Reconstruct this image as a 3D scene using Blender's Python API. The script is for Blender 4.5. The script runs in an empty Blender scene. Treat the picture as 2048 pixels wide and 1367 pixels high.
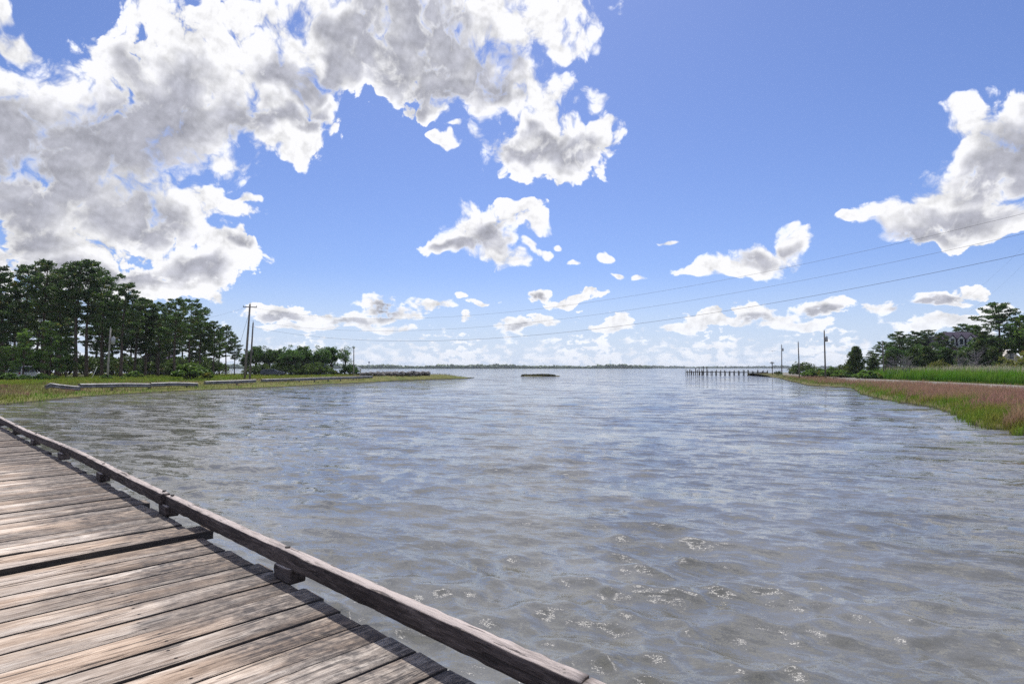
import bpy, bmesh, math, random
import numpy as np
from mathutils import Vector, Matrix

R = math.radians
C = bpy.context.scene.collection
scene = bpy.context.scene

# ------------------------------------------------------------------ camera
EYE = 2.7            # metres above the water
FPX = 1200.0         # focal length in pixels of the 2048-wide photograph
PITCH = R(2.457)
cam = bpy.data.cameras.new('camera')
cam.sensor_width = 36.0
cam.lens = FPX / 2048.0 * 36.0
cam.clip_start = 0.05
cam.clip_end = 30000.0
cam_ob = bpy.data.objects.new('camera', cam)
C.objects.link(cam_ob)
cam_ob.location = (0, 0, EYE)
cam_ob.rotation_euler = (R(90) + PITCH, 0, 0)
scene.camera = cam_ob

scene.view_settings.view_transform = 'Standard'
scene.view_settings.look = 'None'
scene.view_settings.gamma = 1.0
scene.view_settings.exposure = 0.0
scene.view_settings.use_curve_mapping = False
scene.render.resolution_x = 1024
scene.render.resolution_y = 683
scene.cycles.max_bounces = 8
scene.cycles.diffuse_bounces = 3
scene.cycles.glossy_bounces = 3
scene.cycles.transparent_max_bounces = 8
scene.cycles.volume_bounces = 0
scene.cycles.sample_clamp_indirect = 4.0
scene.cycles.use_denoising = False      # fine grain of ripples, needles and timber stays crisp
scene.cycles.use_adaptive_sampling = True
scene.cycles.adaptive_threshold = 0.01
scene.cycles.sample_clamp_direct = 1.0


def ray(px, py):
    """World direction of a place in the photograph (2048 x 1367 pixels)."""
    x = (px - 1024.0) / FPX
    y = -(py - 683.5) / FPX
    c, s = math.cos(PITCH), math.sin(PITCH)
    return Vector((x, c - y * s, s + y * c))


def on_plane(px, py, z=0.0):
    d = ray(px, py)
    t = (z - EYE) / d.z
    return Vector((d.x * t, d.y * t, z))


def at_depth(px, Y, py=735.0):
    d = ray(px, py)
    t = Y / d.y
    return Vector((d.x * t, Y, EYE + d.z * t))


# ------------------------------------------------------------------ sun and sky
SUN_AZ, SUN_EL = R(0.0), R(58.0)      # azimuth right of the view axis (+Y)
sun_dir = Vector((math.sin(SUN_AZ) * math.cos(SUN_EL), math.cos(SUN_AZ) * math.cos(SUN_EL), math.sin(SUN_EL)))
sun = bpy.data.lights.new('sun', 'SUN')
sun.energy = 4.8
sun.angle = R(0.55)
sun.color = (1.0, 0.95, 0.87)
sun_ob = bpy.data.objects.new('sun', sun)
C.objects.link(sun_ob)
sun_ob.rotation_euler = sun_dir.to_track_quat('Z', 'Y').to_euler()
sun_ob.location = sun_dir * 50


class NT:
    """Small helper for wiring shader nodes."""
    def __init__(self, tree):
        self.t = tree
        self.n = tree.nodes
        self.l = tree.links

    def put(self, sock, v):
        if v is None:
            return
        if hasattr(v, 'is_output') or isinstance(v, bpy.types.NodeSocket):
            self.l.new(v, sock)
        else:
            sock.default_value = v

    def m(self, op, a, b=None, c=None, clamp=False):
        nd = self.n.new('ShaderNodeMath')
        nd.operation = op
        nd.use_clamp = clamp
        for i, v in enumerate((a, b, c)):
            self.put(nd.inputs[i], v)
        return nd.outputs[0]

    def v(self, op, a, b=None, c=None):
        nd = self.n.new('ShaderNodeVectorMath')
        nd.operation = op
        for i, v in enumerate((a, b, c)):
            self.put(nd.inputs[i], v)
        return nd.outputs['Value'] if op in ('DOT_PRODUCT', 'LENGTH', 'DISTANCE') else nd.outputs[0]

    def scale(self, a, s):
        nd = self.n.new('ShaderNodeVectorMath')
        nd.operation = 'SCALE'
        self.put(nd.inputs[0], a)
        self.put(nd.inputs['Scale'], s)
        return nd.outputs[0]

    def rng(self, x, a, b, c=0.0, d=1.0, smooth=True):
        nd = self.n.new('ShaderNodeMapRange')
        nd.interpolation_type = 'SMOOTHSTEP' if smooth else 'LINEAR'
        self.put(nd.inputs[0], x)
        for i, v in enumerate((a, b, c, d)):
            self.put(nd.inputs[1 + i], v)
        return nd.outputs[0]

    def noise(self, vec, scale, detail=4.0, rough=0.5, dist=0.0, dim='3D', out='Fac'):
        nd = self.n.new('ShaderNodeTexNoise')
        nd.noise_dimensions = dim
        self.put(nd.inputs['Vector'], vec)
        self.put(nd.inputs['Scale'], scale)
        self.put(nd.inputs['Detail'], detail)
        self.put(nd.inputs['Roughness'], rough)
        self.put(nd.inputs['Distortion'], dist)
        return nd.outputs[0] if out == 'Fac' else nd.outputs[1]

    def mix(self, f, a, b, mode='MIX'):
        nd = self.n.new('ShaderNodeMix')
        nd.data_type = 'RGBA'
        nd.blend_type = mode
        self.put(nd.inputs[0], f)
        self.put(nd.inputs[6], a)
        self.put(nd.inputs[7], b)
        return nd.outputs[2]

    def comb(self, x, y, z):
        nd = self.n.new('ShaderNodeCombineXYZ')
        for i, v in enumerate((x, y, z)):
            self.put(nd.inputs[i], v)
        return nd.outputs[0]

    def sep(self, vec):
        nd = self.n.new('ShaderNodeSeparateXYZ')
        self.put(nd.inputs[0], vec)
        return nd.outputs

    def ramp(self, x, stops, interp='LINEAR'):
        nd = self.n.new('ShaderNodeValToRGB')
        cr = nd.color_ramp
        cr.interpolation = interp
        while len(cr.elements) < len(stops):
            cr.elements.new(0.5)
        for e, (p, col) in zip(cr.elements, stops):
            e.position = p
            e.color = (*col, 1.0)
        self.put(nd.inputs[0], x)
        return nd.outputs[0]


def rgb(c):
    return (*c, 1.0)


# Cumulus clouds, each a few soft lumps given as direction and angular size;
# (photo x, photo y, half width, half height) is turned into azimuth and elevation.
CLOUDS = [
    # the great broken bank on the left
    (40, 235, 190, 120), (180, 330, 250, 170), (330, 190, 210, 100), (455, 130, 210, 105), (520, 235, 140, 62),
    (610, 268, 62, 62), (90, 480, 210, 105), (320, 410, 150, 75), (420, 408, 110, 36), (505, 392, 42, 13), (450, 495, 88, 34),
    (400, 535, 95, 48), (190, 560, 190, 45), (545, 305, 70, 34), (590, 325, 52, 30), (-40, 140, 150, 60), (300, 575, 110, 30),
    (150, 400, 270, 175), (330, 220, 230, 125), (560, 175, 125, 85), (850, 110, 215, 115),
    (35, 45, 60, 28), (560, 30, 130, 40), (430, 60, 70, 25), (428, 585, 24, 11),
    # upper middle
    (640, 70, 120, 95), (760, 70, 150, 120), (900, 130, 150, 100), (990, 50, 130, 80), (1120, 50, 78, 62), (870, 205, 80, 42),
    (1010, 175, 100, 62), (1110, 195, 75, 55), (1080, 275, 105, 58), (1120, 325, 75, 42), (1190, 275, 50, 42), (700, 160, 55, 42),
    (905, 300, 34, 18), (940, 275, 20, 12),
    # middle
    (960, 455, 72, 58), (905, 485, 60, 26), (1020, 425, 45, 30), (1000, 515, 48, 26), (1056, 448, 24, 18), (1066, 503, 26, 9),
    (1045, 490, 14, 14), (1101, 480, 11, 10), (1147, 521, 25, 9), (1225, 518, 20, 15), (1236, 564, 16, 9), (1288, 567, 22, 8), (1336, 483, 22, 7),
    (1070, 588, 34, 11), (1145, 599, 52, 11), (1035, 650, 40, 15), (1085, 634, 40, 12), (1240, 645, 26, 16), (1225, 657, 40, 10),
    # right
    (2060, 330, 125, 125), (1955, 285, 75, 70), (1900, 390, 120, 70), (1810, 440, 85, 48), (1710, 440, 44, 15), (1860, 470, 120, 24),
    (1990, 440, 90, 36), (1930, 235, 50, 26),
    (1600, 480, 40, 34), (1545, 505, 55, 30), (1450, 540, 80, 16), (1510, 530, 80, 22), (1580, 510, 50, 26),
    (1935, 580, 38, 18), (1880, 600, 60, 16), (1765, 610, 42, 14), (1640, 614, 62, 17), (1500, 622, 48, 20), (1450, 640, 80, 16),
    (1365, 655, 48, 10), (1570, 645, 90, 11), (1900, 645, 100, 16), (1990, 615, 40, 16), (1530, 635, 60, 14),
    # low left
    (570, 628, 68, 18), (640, 634, 40, 14), (750, 618, 48, 22), (700, 640, 70, 16), (865, 615, 45, 11), (800, 632, 60, 13), (942, 635, 17, 9),
    (965, 607, 34, 5), (920, 598, 16, 5), (600, 655, 80, 8), (760, 656, 90, 9),
]
# thick, shaded hearts of the clouds
HEARTS = [
    (60, 290, 170, 90), (260, 280, 120, 70), (330, 200, 120, 75), (200, 270, 120, 55), (100, 370, 110, 60), (40, 420, 90, 40), (270, 440, 90, 50), (60, 480, 90, 40), (560, 145, 70, 45),
    (490, 240, 60, 40), (620, 235, 30, 30), (540, 235, 60, 25), (390, 535, 50, 26), (270, 320, 110, 40), (200, 550, 150, 25), (480, 490, 40, 14),
    (740, 90, 65, 90), (870, 60, 80, 75), (900, 150, 75, 45), (990, 140, 50, 55), (830, 190, 45, 40), (1050, 280, 55, 28), (1140, 300, 60, 32), (660, 130, 25, 35), (780, 20, 70, 40),
    (985, 455, 38, 30), (905, 485, 30, 10), (950, 490, 60, 16),
    (2020, 330, 80, 60), (1930, 430, 110, 24), (1830, 465, 90, 18), (1960, 350, 60, 45), (1530, 515, 40, 16), (1590, 490, 26, 16),
    (1500, 632, 30, 10), (1640, 620, 40, 8), (1900, 598, 40, 8), (1070, 592, 20, 6), (1040, 655, 22, 8), (570, 634, 34, 10), (770, 622, 32, 13), (700, 645, 40, 8), (1850, 610, 50, 8),
]

world = bpy.data.worlds.new('World')
scene.world = world
world.use_nodes = True
wt = world.node_tree
wt.nodes.clear()
W = NT(wt)
sky = wt.nodes.new('ShaderNodeTexSky')
sky.sky_type = 'NISHITA'
sky.sun_disc = False
sky.sun_elevation = SUN_EL
sky.sun_rotation = SUN_AZ
sky.altitude = 0
sky.air_density = 1.0
sky.dust_density = 0.6
sky.ozone_density = 4.0
SKY_STRENGTH = 0.105


def az_el(px, py):
    d = ray(px, py).normalized()
    return math.atan2(d.x, d.y), math.asin(d.z)


def lump_field(vec, lumps, k, grow=1.0):
    """1 in the middle of a lump, 0 at its rim, negative outside: smooth union of ellipses."""
    acc = None
    for (px, py, rx, ry) in lumps:
        rx, ry = rx * grow, ry * grow
        a, e = az_el(px, py)
        ra = abs(az_el(px + rx, py)[0] - az_el(px - rx, py)[0]) / 2
        re = abs(az_el(px, py - ry)[1] - az_el(px, py + ry)[1]) / 2
        s = W.v('MULTIPLY_ADD', vec, (1 / ra, 1 / re, 0), (-a / ra, -e / re, 0))
        r2 = W.v('DOT_PRODUCT', s, s)
        acc = r2 if acc is None else W.m('SMOOTH_MIN', acc, r2, k)
    return W.m('SUBTRACT', 1.0, acc)


tc = wt.nodes.new('ShaderNodeTexCoord')
dx, dy, dz = W.sep(tc.outputs['Generated'])
az = W.m('ARCTAN2', dx, dy)
el = W.m('ARCSINE', dz)
elp = W.m('ADD', W.m('MAXIMUM', el, 0.0), 0.09)
ae = W.comb(az, el, 0.0)
# cloud detail is finer low down, where the clouds are farther off
low = W.rng(el, 0.09, 0.20, 1.0, 0.0)
q = ae
warp_n = W.v('SUBTRACT', W.noise(q, 9.0, 3.0, 0.55, dim='2D', out='Color'), (0.5, 0.5, 0.5))
warp = W.scale(warp_n, W.m('MULTIPLY', elp, 0.30))
pw = W.v('ADD', ae, warp)
F = lump_field(pw, CLOUDS, 0.6, 1.08)
H = lump_field(pw, HEARTS, 0.9, 1.18)
# the same broken sky goes on beyond the frame
outside = W.m('MAXIMUM', W.rng(W.m('ABSOLUTE', az), 0.74, 0.92), W.rng(el, 0.56, 0.70))
cover = W.rng(W.noise(W.v('ADD', q, (7.3, 2.1, 0.0)), 2.4, 2.0, 0.5, dim='2D'), 0.36, 0.66, -1.0, 1.0, smooth=False)
floor_v = W.rng(el, 0.010, 0.100, 0.38, -0.70, smooth=False)
F = W.m('MAXIMUM', F, W.m('SUBTRACT', floor_v, W.rng(el, 0.09, 0.12)))
F = W.m('MAXIMUM', F, W.m('ADD', W.m('MULTIPLY', outside, 2.0), W.m('SUBTRACT', cover, 2.0)))
F = W.m('MAXIMUM', F, -1.5)
fb = W.m('ADD', W.m('MULTIPLY', W.noise(q, 15.0, 8.0, 0.60, dim='2D'), W.m('SUBTRACT', 1.0, low)), W.m('MULTIPLY', W.noise(W.v('MULTIPLY', q, (1.0, 2.0, 1.0)), 50.0, 6.0, 0.58, dim='2D'), low))
fb2 = W.noise(W.v('ADD', q, (-0.002, 0.006, 0.0)), 26.0, 5.0, 0.58, dim='2D')
fb1 = W.noise(q, 26.0, 5.0, 0.58, dim='2D')
vor = wt.nodes.new('ShaderNodeTexVoronoi')
vor.feature = 'F1'
vor.voronoi_dimensions = '2D'
vor.inputs['Scale'].default_value = 24.0
vor.inputs['Detail'].default_value = 4.0
vor.inputs['Roughness'].default_value = 0.55
wt.links.new(W.v('ADD', q, W.scale(warp_n, 0.06)), vor.inputs['Vector'])
puff = W.m('SUBTRACT', 0.80, vor.outputs['Distance'])
fbc = W.m('SUBTRACT', fb, 0.5)
lowf = W.m('SUBTRACT', W.noise(W.v('ADD', q, (3.7, 1.9, 0.0)), 6.0, 4.0, 0.52, dim='2D'), 0.5)
body = W.m('MULTIPLY_ADD', W.m('MINIMUM', F, 0.95), 1.25, 0.10)
D = W.m('ADD', W.m('ADD', body, W.m('MULTIPLY', fbc, W.m('MULTIPLY_ADD', low, 1.5, 1.45))), W.m('MULTIPLY', puff, W.m('MULTIPLY_ADD', W.rng(el, 0.05, 0.10, 1.0, 0.0), -0.85, 1.35)))
wisp = W.rng(W.noise(W.v('ADD', q, (1.3, 8.1, 0.0)), 6.0, 2.0, 0.5, dim='2D'), 0.36, 0.64, 0.36, 1.0)
alpha = W.rng(D, 0.0, wisp)
relief = W.m('SUBTRACT', fb1, fb2)
thick = W.m('ADD', W.m('ADD', W.m('ADD', H, W.m('MULTIPLY', fbc, 0.32)), W.m('MULTIPLY', lowf, 1.7)), W.m('MULTIPLY', W.m('ADD', cover, -0.35), outside))
shade = W.m('MULTIPLY', W.rng(thick, -0.70, 0.90), W.rng(W.m('MULTIPLY_ADD', lowf, 1.3, D), 0.15, 1.05))
soft = W.rng(D, 0.3, 1.6, 0.0, 0.14)
bright = W.m('ADD', W.m('SUBTRACT', 1.0, soft), W.m('ADD', W.m('MULTIPLY', relief, -0.7), W.m('MULTIPLY', W.m('SUBTRACT', puff, 0.22), 0.40)))
cloud = W.mix(shade, (1.22, 1.22, 1.25, 1), (0.56, 0.57, 0.655, 1))
cloud = W.scale(cloud, bright)
blue = W.scale(sky.outputs[0], SKY_STRENGTH)
tint = W.v('MULTIPLY', blue, (0.83, 0.875, 1.16))
# far clouds lose contrast in the air near the horizon
far = W.rng(el, 0.0, 0.11, 0.9, 0.0)
cloud = W.mix(far, cloud, (0.82, 0.87, 0.98, 1))
veil = W.rng(el, -0.02, 0.17, 1.0, 0.0)
tint = W.mix(W.m('MULTIPLY', veil, 0.85), tint, (0.66, 0.78, 0.98, 1))
skycol = W.mix(alpha, tint, cloud)
bg = wt.nodes.new('ShaderNodeBackground')
wt.links.new(skycol, bg.inputs['Color'])
bg.inputs['Strength'].default_value = 1.0
wo = wt.nodes.new('ShaderNodeOutputWorld')
wt.links.new(bg.outputs[0], wo.inputs['Surface'])
world.cycles.sampling_method = 'MANUAL'
world.cycles.sample_map_resolution = 512

# ------------------------------------------------------------------ helpers
rnd = random.Random(7)
nprng = np.random.default_rng(11)


def tag(o, label=None, cat=None, group=None, kind=None):
    if label:
        o['label'] = label
    if cat:
        o['category'] = cat
    if group:
        o['group'] = group
    if kind:
        o['kind'] = kind
    return o


def empty(name, loc=(0, 0, 0), rz=0.0):
    o = bpy.data.objects.new(name, None)
    C.objects.link(o)
    o.location = loc
    o.rotation_euler = (0, 0, rz)
    o.empty_display_size = 0.3
    return o


def link(name, me, parent=None, mat=None):
    if mat is not None and not me.materials:
        me.materials.append(mat)
    o = bpy.data.objects.new(name, me)
    C.objects.link(o)
    if parent is not None:
        o.parent = parent
    return o


def np_mesh(name, verts, faces, smooth=False, mat=None):
    """faces: (n,k) integer array, or a list of such arrays."""
    me = bpy.data.meshes.new(name)
    verts = np.asarray(verts, dtype=np.float32).reshape(-1, 3)
    if not isinstance(faces, list):
        faces = [faces]
    faces = [np.asarray(f, dtype=np.int32) for f in faces if len(f)]
    loops = np.concatenate([f.ravel() for f in faces])
    sizes = np.concatenate([np.full(len(f), f.shape[1], dtype=np.int32) for f in faces])
    starts = np.concatenate([[0], np.cumsum(sizes)[:-1]]).astype(np.int32)
    me.vertices.add(len(verts))
    me.vertices.foreach_set('co', verts.ravel())
    me.loops.add(len(loops))
    me.loops.foreach_set('vertex_index', loops)
    me.polygons.add(len(sizes))
    me.polygons.foreach_set('loop_start', starts)
    if smooth:
        me.polygons.foreach_set('use_smooth', np.ones(len(sizes), dtype=bool))
    me.update(calc_edges=True)
    me.validate()
    if mat is not None:
        me.materials.append(mat)
    return me


class MB:
    """Collects boxes, tubes and prisms of ONE part into one mesh."""
    def __init__(self):
        self.v, self.f = [], []

    def box(self, x0, x1, y0, y1, z0, z1, M=None):
        b = len(self.v)
        for z in (z0, z1):
            for x, y in ((x0, y0), (x1, y0), (x1, y1), (x0, y1)):
                p = Vector((x, y, z))
                self.v.append(M @ p if M else p)
        for q_ in ((0, 3, 2, 1), (4, 5, 6, 7), (0, 1, 5, 4), (1, 2, 6, 5), (2, 3, 7, 6), (3, 0, 4, 7)):
            self.f.append([b + i for i in q_])
        return self

    def tube(self, pts, rads, n=8, cap=True):
        pts = [Vector(p) for p in pts]
        if not hasattr(rads, '__len__'):
            rads = [rads] * len(pts)
        rings = []
        for i, p in enumerate(pts):
            a = pts[max(i - 1, 0)]
            c = pts[min(i + 1, len(pts) - 1)]
            t = (c - a).normalized()
            up = Vector((0, 0, 1)) if abs(t.z) < 0.9 else Vector((1, 0, 0))
            s = t.cross(up).normalized()
            u = s.cross(t)
            ring = []
            for k in range(n):
                an = 2 * math.pi * k / n
                ring.append(len(self.v))
                self.v.append(p + (s * math.cos(an) + u * math.sin(an)) * rads[i])
            rings.append(ring)
        for r0, r1 in zip(rings, rings[1:]):
            for k in range(n):
                self.f.append([r0[k], r0[(k + 1) % n], r1[(k + 1) % n], r1[k]])
        if cap:
            self.f.append(rings[0][::-1])
            self.f.append(rings[-1])
        return self

    def poly(self, pts):
        b = len(self.v)
        self.v += [Vector(p) for p in pts]
        self.f.append(list(range(b, b + len(pts))))
        return self

    def prism(self, outline, y0, y1, M=None):
        """outline in (x, z), extruded along y."""
        n = len(outline)
        b = len(self.v)
        for y in (y0, y1):
            for x, z in outline:
                p = Vector((x, y, z))
                self.v.append(M @ p if M else p)
        for k in range(n):
            j = (k + 1) % n
            self.f.append([b + k, b + j, b + n + j, b + n + k])
        self.f.append([b + k for k in range(n)][::-1])
        self.f.append([b + n + k for k in range(n)])
        return self

    def mesh(self, name, mat=None, smooth=False):
        me = bpy.data.meshes.new(name)
        me.from_pydata([tuple(p) for p in self.v], [], self.f)
        bm = bmesh.new()
        bm.from_mesh(me)
        bmesh.ops.recalc_face_normals(bm, faces=bm.faces)
        bm.to_mesh(me)
        bm.free()
        if smooth:
            for p in me.polygons:
                p.use_smooth = True
        if mat:
            me.materials.append(mat)
        return me

    def build(self, name, mat, parent=None, smooth=False):
        return link(name, self.mesh(name, mat, smooth), parent)


def smoothnoise(x, y, seed=0):
    """cheap sum of sines used for uneven ground and outlines"""
    r = np.random.default_rng(seed)
    out = 0
    for i in range(6):
        fx, fy = r.normal(size=2) * (1.0 + i * 0.6)
        out = out + np.sin(fx * x + fy * y + r.uniform(0, 6.28)) / (1 + i * 0.5)
    return out / 2.5


# ------------------------------------------------------------------ materials
def new_mat(name):
    m = bpy.data.materials.new(name)
    m.use_nodes = True
    nt = m.node_tree
    nt.nodes.clear()
    out = nt.nodes.new('ShaderNodeOutputMaterial')
    return m, NT(nt), out


def principled(t, out, color, rough=0.8, normal=None, spec=0.3, metallic=0.0):
    b = t.n.new('ShaderNodeBsdfPrincipled')
    t.put(b.inputs['Base Color'], color)
    t.put(b.inputs['Roughness'], rough)
    t.put(b.inputs['Specular IOR Level'], spec)
    t.put(b.inputs['Metallic'], metallic)
    if normal is not None:
        t.l.new(normal, b.inputs['Normal'])
    t.l.new(b.outputs[0], out.inputs['Surface'])
    return b


def bump(t, h, strength, dist):
    b = t.n.new('ShaderNodeBump')
    t.put(b.inputs['Height'], h)
    b.inputs['Strength'].default_value = strength
    b.inputs['Distance'].default_value = dist
    return b.outputs[0]


def coords(t, which='Object'):
    return t.n.new('ShaderNodeTexCoord').outputs[which]


def worldpos(t):
    return t.n.new('ShaderNodeNewGeometry').outputs['Position']


def simple_mat(name, col, rough=0.8, var=0.25, scale=4.0, spec=0.3, metallic=0.0, bmp=0.0):
    m, t, out = new_mat(name)
    co = coords(t)
    n = t.noise(co, scale, 5.0, 0.6)
    f = t.rng(n, 0.3, 0.7)
    lo = tuple(c * (1 - var) for c in col)
    hi = tuple(min(1.0, c * (1 + var)) for c in col)
    c = t.mix(f, rgb(lo), rgb(hi))
    nm = bump(t, n, bmp, 0.02) if bmp else None
    principled(t, out, c, rough, nm, spec, metallic)
    return m


def foliage_mat(name, dark, light, warm=None, trans=0.35, scale=0.55):
    """Leaves: colour varies from leaf clump to leaf clump and from tree to tree."""
    m, t, out = new_mat(name)
    info = t.n.new('ShaderNodeObjectInfo')
    co = t.v('ADD', coords(t), t.scale(t.comb(info.outputs['Random'], info.outputs['Random'], info.outputs['Random']), 40.0))
    f = t.rng(t.noise(co, scale, 3.0, 0.6), 0.34, 0.68)
    g = t.noise(co, 5.0, 2.0, 0.6)
    f = t.m('ADD', t.m('MULTIPLY', f, 0.7), t.m('MULTIPLY', g, 0.35), clamp=True)
    c = t.mix(f, rgb(dark), rgb(light))
    if warm:
        c = t.mix(t.rng(t.noise(t.v('ADD', co, (9.1, 3.3, 5.2)), 0.8, 2.0), 0.60, 0.74), c, rgb(warm))
    tint = t.rng(info.outputs['Random'], 0.0, 1.0, 0.8, 1.25, smooth=False)
    c = t.scale(c, tint)
    d = t.n.new('ShaderNodeBsdfDiffuse')
    tr = t.n.new('ShaderNodeBsdfTranslucent')
    t.l.new(c, d.inputs[0])
    t.l.new(t.v('MULTIPLY', c, (1.15, 1.25, 0.7)), tr.inputs[0])
    mx = t.n.new('ShaderNodeMixShader')
    mx.inputs[0].default_value = trans
    t.l.new(d.outputs[0], mx.inputs[1])
    t.l.new(tr.outputs[0], mx.inputs[2])
    gl = t.n.new('ShaderNodeBsdfGlossy')
    gl.inputs['Roughness'].default_value = 0.45
    gl.inputs['Color'].default_value = (0.8, 0.85, 0.8, 1)
    mx2 = t.n.new('ShaderNodeMixShader')
    mx2.inputs[0].default_value = 0.035
    t.l.new(mx.outputs[0], mx2.inputs[1])
    t.l.new(gl.outputs[0], mx2.inputs[2])
    t.l.new(mx2.outputs[0], out.inputs['Surface'])
    return m


def bark_mat(name, lo, hi):
    m, t, out = new_mat(name)
    co = t.v('MULTIPLY', coords(t), (5.0, 5.0, 1.2))
    n = t.noise(co, 2.4, 5.0, 0.65)
    c = t.mix(t.rng(n, 0.3, 0.7), rgb(lo), rgb(hi))
    principled(t, out, c, 0.95, bump(t, n, 0.8, 0.05), 0.1)
    return m


def grass_mat(name, bottom, top, alt, split=(0.15, 0.55), patch=0.22, trans=0.3):
    """Blades: colour runs from root to tip (the seed heads) and drifts in patches over the marsh."""
    m, t, out = new_mat(name)
    at = t.n.new('ShaderNodeAttribute')
    at.attribute_name = 'tip'
    rd = t.n.new('ShaderNodeAttribute')
    rd.attribute_name = 'blade'
    p = worldpos(t)
    pf = t.rng(t.noise(p, patch, 4.0, 0.6), 0.38, 0.64)
    topc = t.mix(pf, rgb(top), rgb(alt))
    c = t.mix(t.rng(at.outputs['Fac'], split[0], split[1]), rgb(bottom), topc)
    c = t.scale(c, t.rng(rd.outputs['Fac'], 0.0, 1.0, 0.6, 1.4, smooth=False))
    d = t.n.new('ShaderNodeBsdfDiffuse')
    tr = t.n.new('ShaderNodeBsdfTranslucent')
    t.l.new(c, d.inputs[0])
    t.l.new(c, tr.inputs[0])
    mx = t.n.new('ShaderNodeMixShader')
    mx.inputs[0].default_value = trans
    t.l.new(d.outputs[0], mx.inputs[1])
    t.l.new(tr.outputs[0], mx.inputs[2])
    t.l.new(mx.outputs[0], out.inputs['Surface'])
    return m


def wood_mat(name, axis, lo, mid, hi, stain=None, rough=0.85, dark_edge=None, gloss=0.2, bleach_sunlit=None):
    """Weathered timber: grain along one local axis, knots, checks; stain is mildew with its own uneven outline."""
    m, t, out = new_mat(name)
    info = t.n.new('ShaderNodeObjectInfo')
    r = info.outputs['Random']
    off = t.scale(t.comb(r, t.m('MULTIPLY', r, 3.7), t.m('MULTIPLY', r, 7.1)), 60.0)
    st = [30.0, 30.0, 30.0]
    st[axis] = 2.6
    st2 = [8.0, 8.0, 8.0]
    st2[axis] = 1.3
    base = coords(t)
    # grain wanders round knots
    bend = t.scale(t.v('SUBTRACT', t.noise(t.v('ADD', base, off), 2.2, 2.0, out='Color'), (0.5, 0.5, 0.5)), 0.05)
    gb = t.v('ADD', base, bend)
    co = t.v('ADD', t.v('MULTIPLY', gb, tuple(st)), off)
    co2 = t.v('ADD', t.v('MULTIPLY', gb, tuple(st2)), off)
    grain = t.noise(co, 1.6, 8.0, 0.74, 0.4)
    broad = t.noise(co2, 0.8, 5.0, 0.66, 0.6)
    fine = t.noise(t.v('ADD', t.v('MULTIPLY', base, tuple(s * 2.4 for s in st)), off), 1.0, 4.0, 0.7)
    f = t.m('ADD', t.m('ADD', t.m('MULTIPLY', grain, 0.55), t.m('MULTIPLY', broad, 0.45)), t.m('MULTIPLY', t.m('SUBTRACT', fine, 0.5), 0.25))
    c = t.ramp(f, [(0.34, lo), (0.49, mid), (0.64, hi)])
    # each board has weathered its own way
    c = t.scale(c, t.rng(r, 0.0, 1.0, 0.84, 1.24, smooth=False))
    if dark_edge:
        brown = t.m('MULTIPLY', t.rng(t.noise(t.v('ADD', co2, (31.0, 4.0, 8.0)), 0.45, 3.0), 0.42, 0.62), 0.55)
        c = t.mix(brown, c, rgb((0.74, 0.60, 0.47)), 'MULTIPLY')
        # board sides near black: dirt, plus the gaps' shade put into the colour
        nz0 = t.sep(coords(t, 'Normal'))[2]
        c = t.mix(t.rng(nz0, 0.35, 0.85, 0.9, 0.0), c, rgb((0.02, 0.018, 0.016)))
        # nail heads over the bearers, each with a short rust bleed along the grain
        nx_, ny_, _z = t.sep(base)
        ax_ = t.m('ABSOLUTE', t.m('SUBTRACT', t.m('MODULO', t.m('ADD', nx_, 5.30), 1.16), 0.58))
        ay_ = t.m('ABSOLUTE', t.m('SUBTRACT', t.m('ABSOLUTE', t.m('ADD', ny_, t.m('MULTIPLY', t.m('SUBTRACT', r, 0.5), 0.02))), 0.062))
        dd = t.v('LENGTH', t.comb(ax_, ay_, 0.0))
        rust = t.m('MULTIPLY', t.rng(ay_, 0.004, 0.016, 1.0, 0.0), t.rng(ax_, 0.0, 0.10, 0.55, 0.0))
        c = t.mix(rust, c, rgb((0.10, 0.06, 0.04)))
        c = t.mix(t.rng(dd, 0.008, 0.012, 1.0, 0.0), c, rgb((0.03, 0.024, 0.022)))
    if bleach_sunlit:
        # upper faces paler: sun-bleached, with sunlight on top put into the colour
        nz = t.sep(coords(t, 'Normal'))[2]
        up = t.m('MULTIPLY', t.rng(nz, 0.55, 0.95), t.rng(t.m('ADD', t.m('MULTIPLY', grain, 0.7), t.m('MULTIPLY', broad, 0.5)), 0.42, 0.68, 0.35, 1.0))
        c = t.mix(up, c, rgb(bleach_sunlit))
    # open drying checks along the grain
    st3 = [34.0, 34.0, 34.0]
    st3[axis] = 2.4
    ck = t.noise(t.v('ADD', t.v('MULTIPLY', base, tuple(st3)), t.scale(off, 1.7)), 1.0, 3.0, 0.5)
    check = t.rng(ck, 0.33, 0.38, 1.0, 0.0)
    c = t.mix(t.m('MULTIPLY', check, 0.75), c, rgb((0.035, 0.03, 0.03)))
    if stain:
        p = base
        w = worldpos(t)
        lx, ly, lz = t.sep(p)
        big = t.noise(w, 1.1, 5.0, 0.62)
        spots = t.noise(w, 16.0, 4.0, 0.7)
        e = t.rng(t.m('ADD', lx, t.m('MULTIPLY', t.m('SUBTRACT', big, 0.5), 2.4)), stain[0], stain[1])
        blot = t.rng(t.noise(t.v('ADD', w, (4.0, 9.0, 0.0)), 0.8, 5.0, 0.62), 0.55, 0.64)
        e = t.m('MAXIMUM', e, t.m('MULTIPLY', blot, 0.75))
        e = t.m('MULTIPLY', e, t.rng(t.m('ADD', t.m('MULTIPLY', spots, 0.5), t.m('MULTIPLY', grain, 0.6)), 0.42, 0.72, 1.0, 0.30))
        c = t.mix(t.m('MULTIPLY', e, 0.93), c, rgb((0.048, 0.047, 0.052)))
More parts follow.
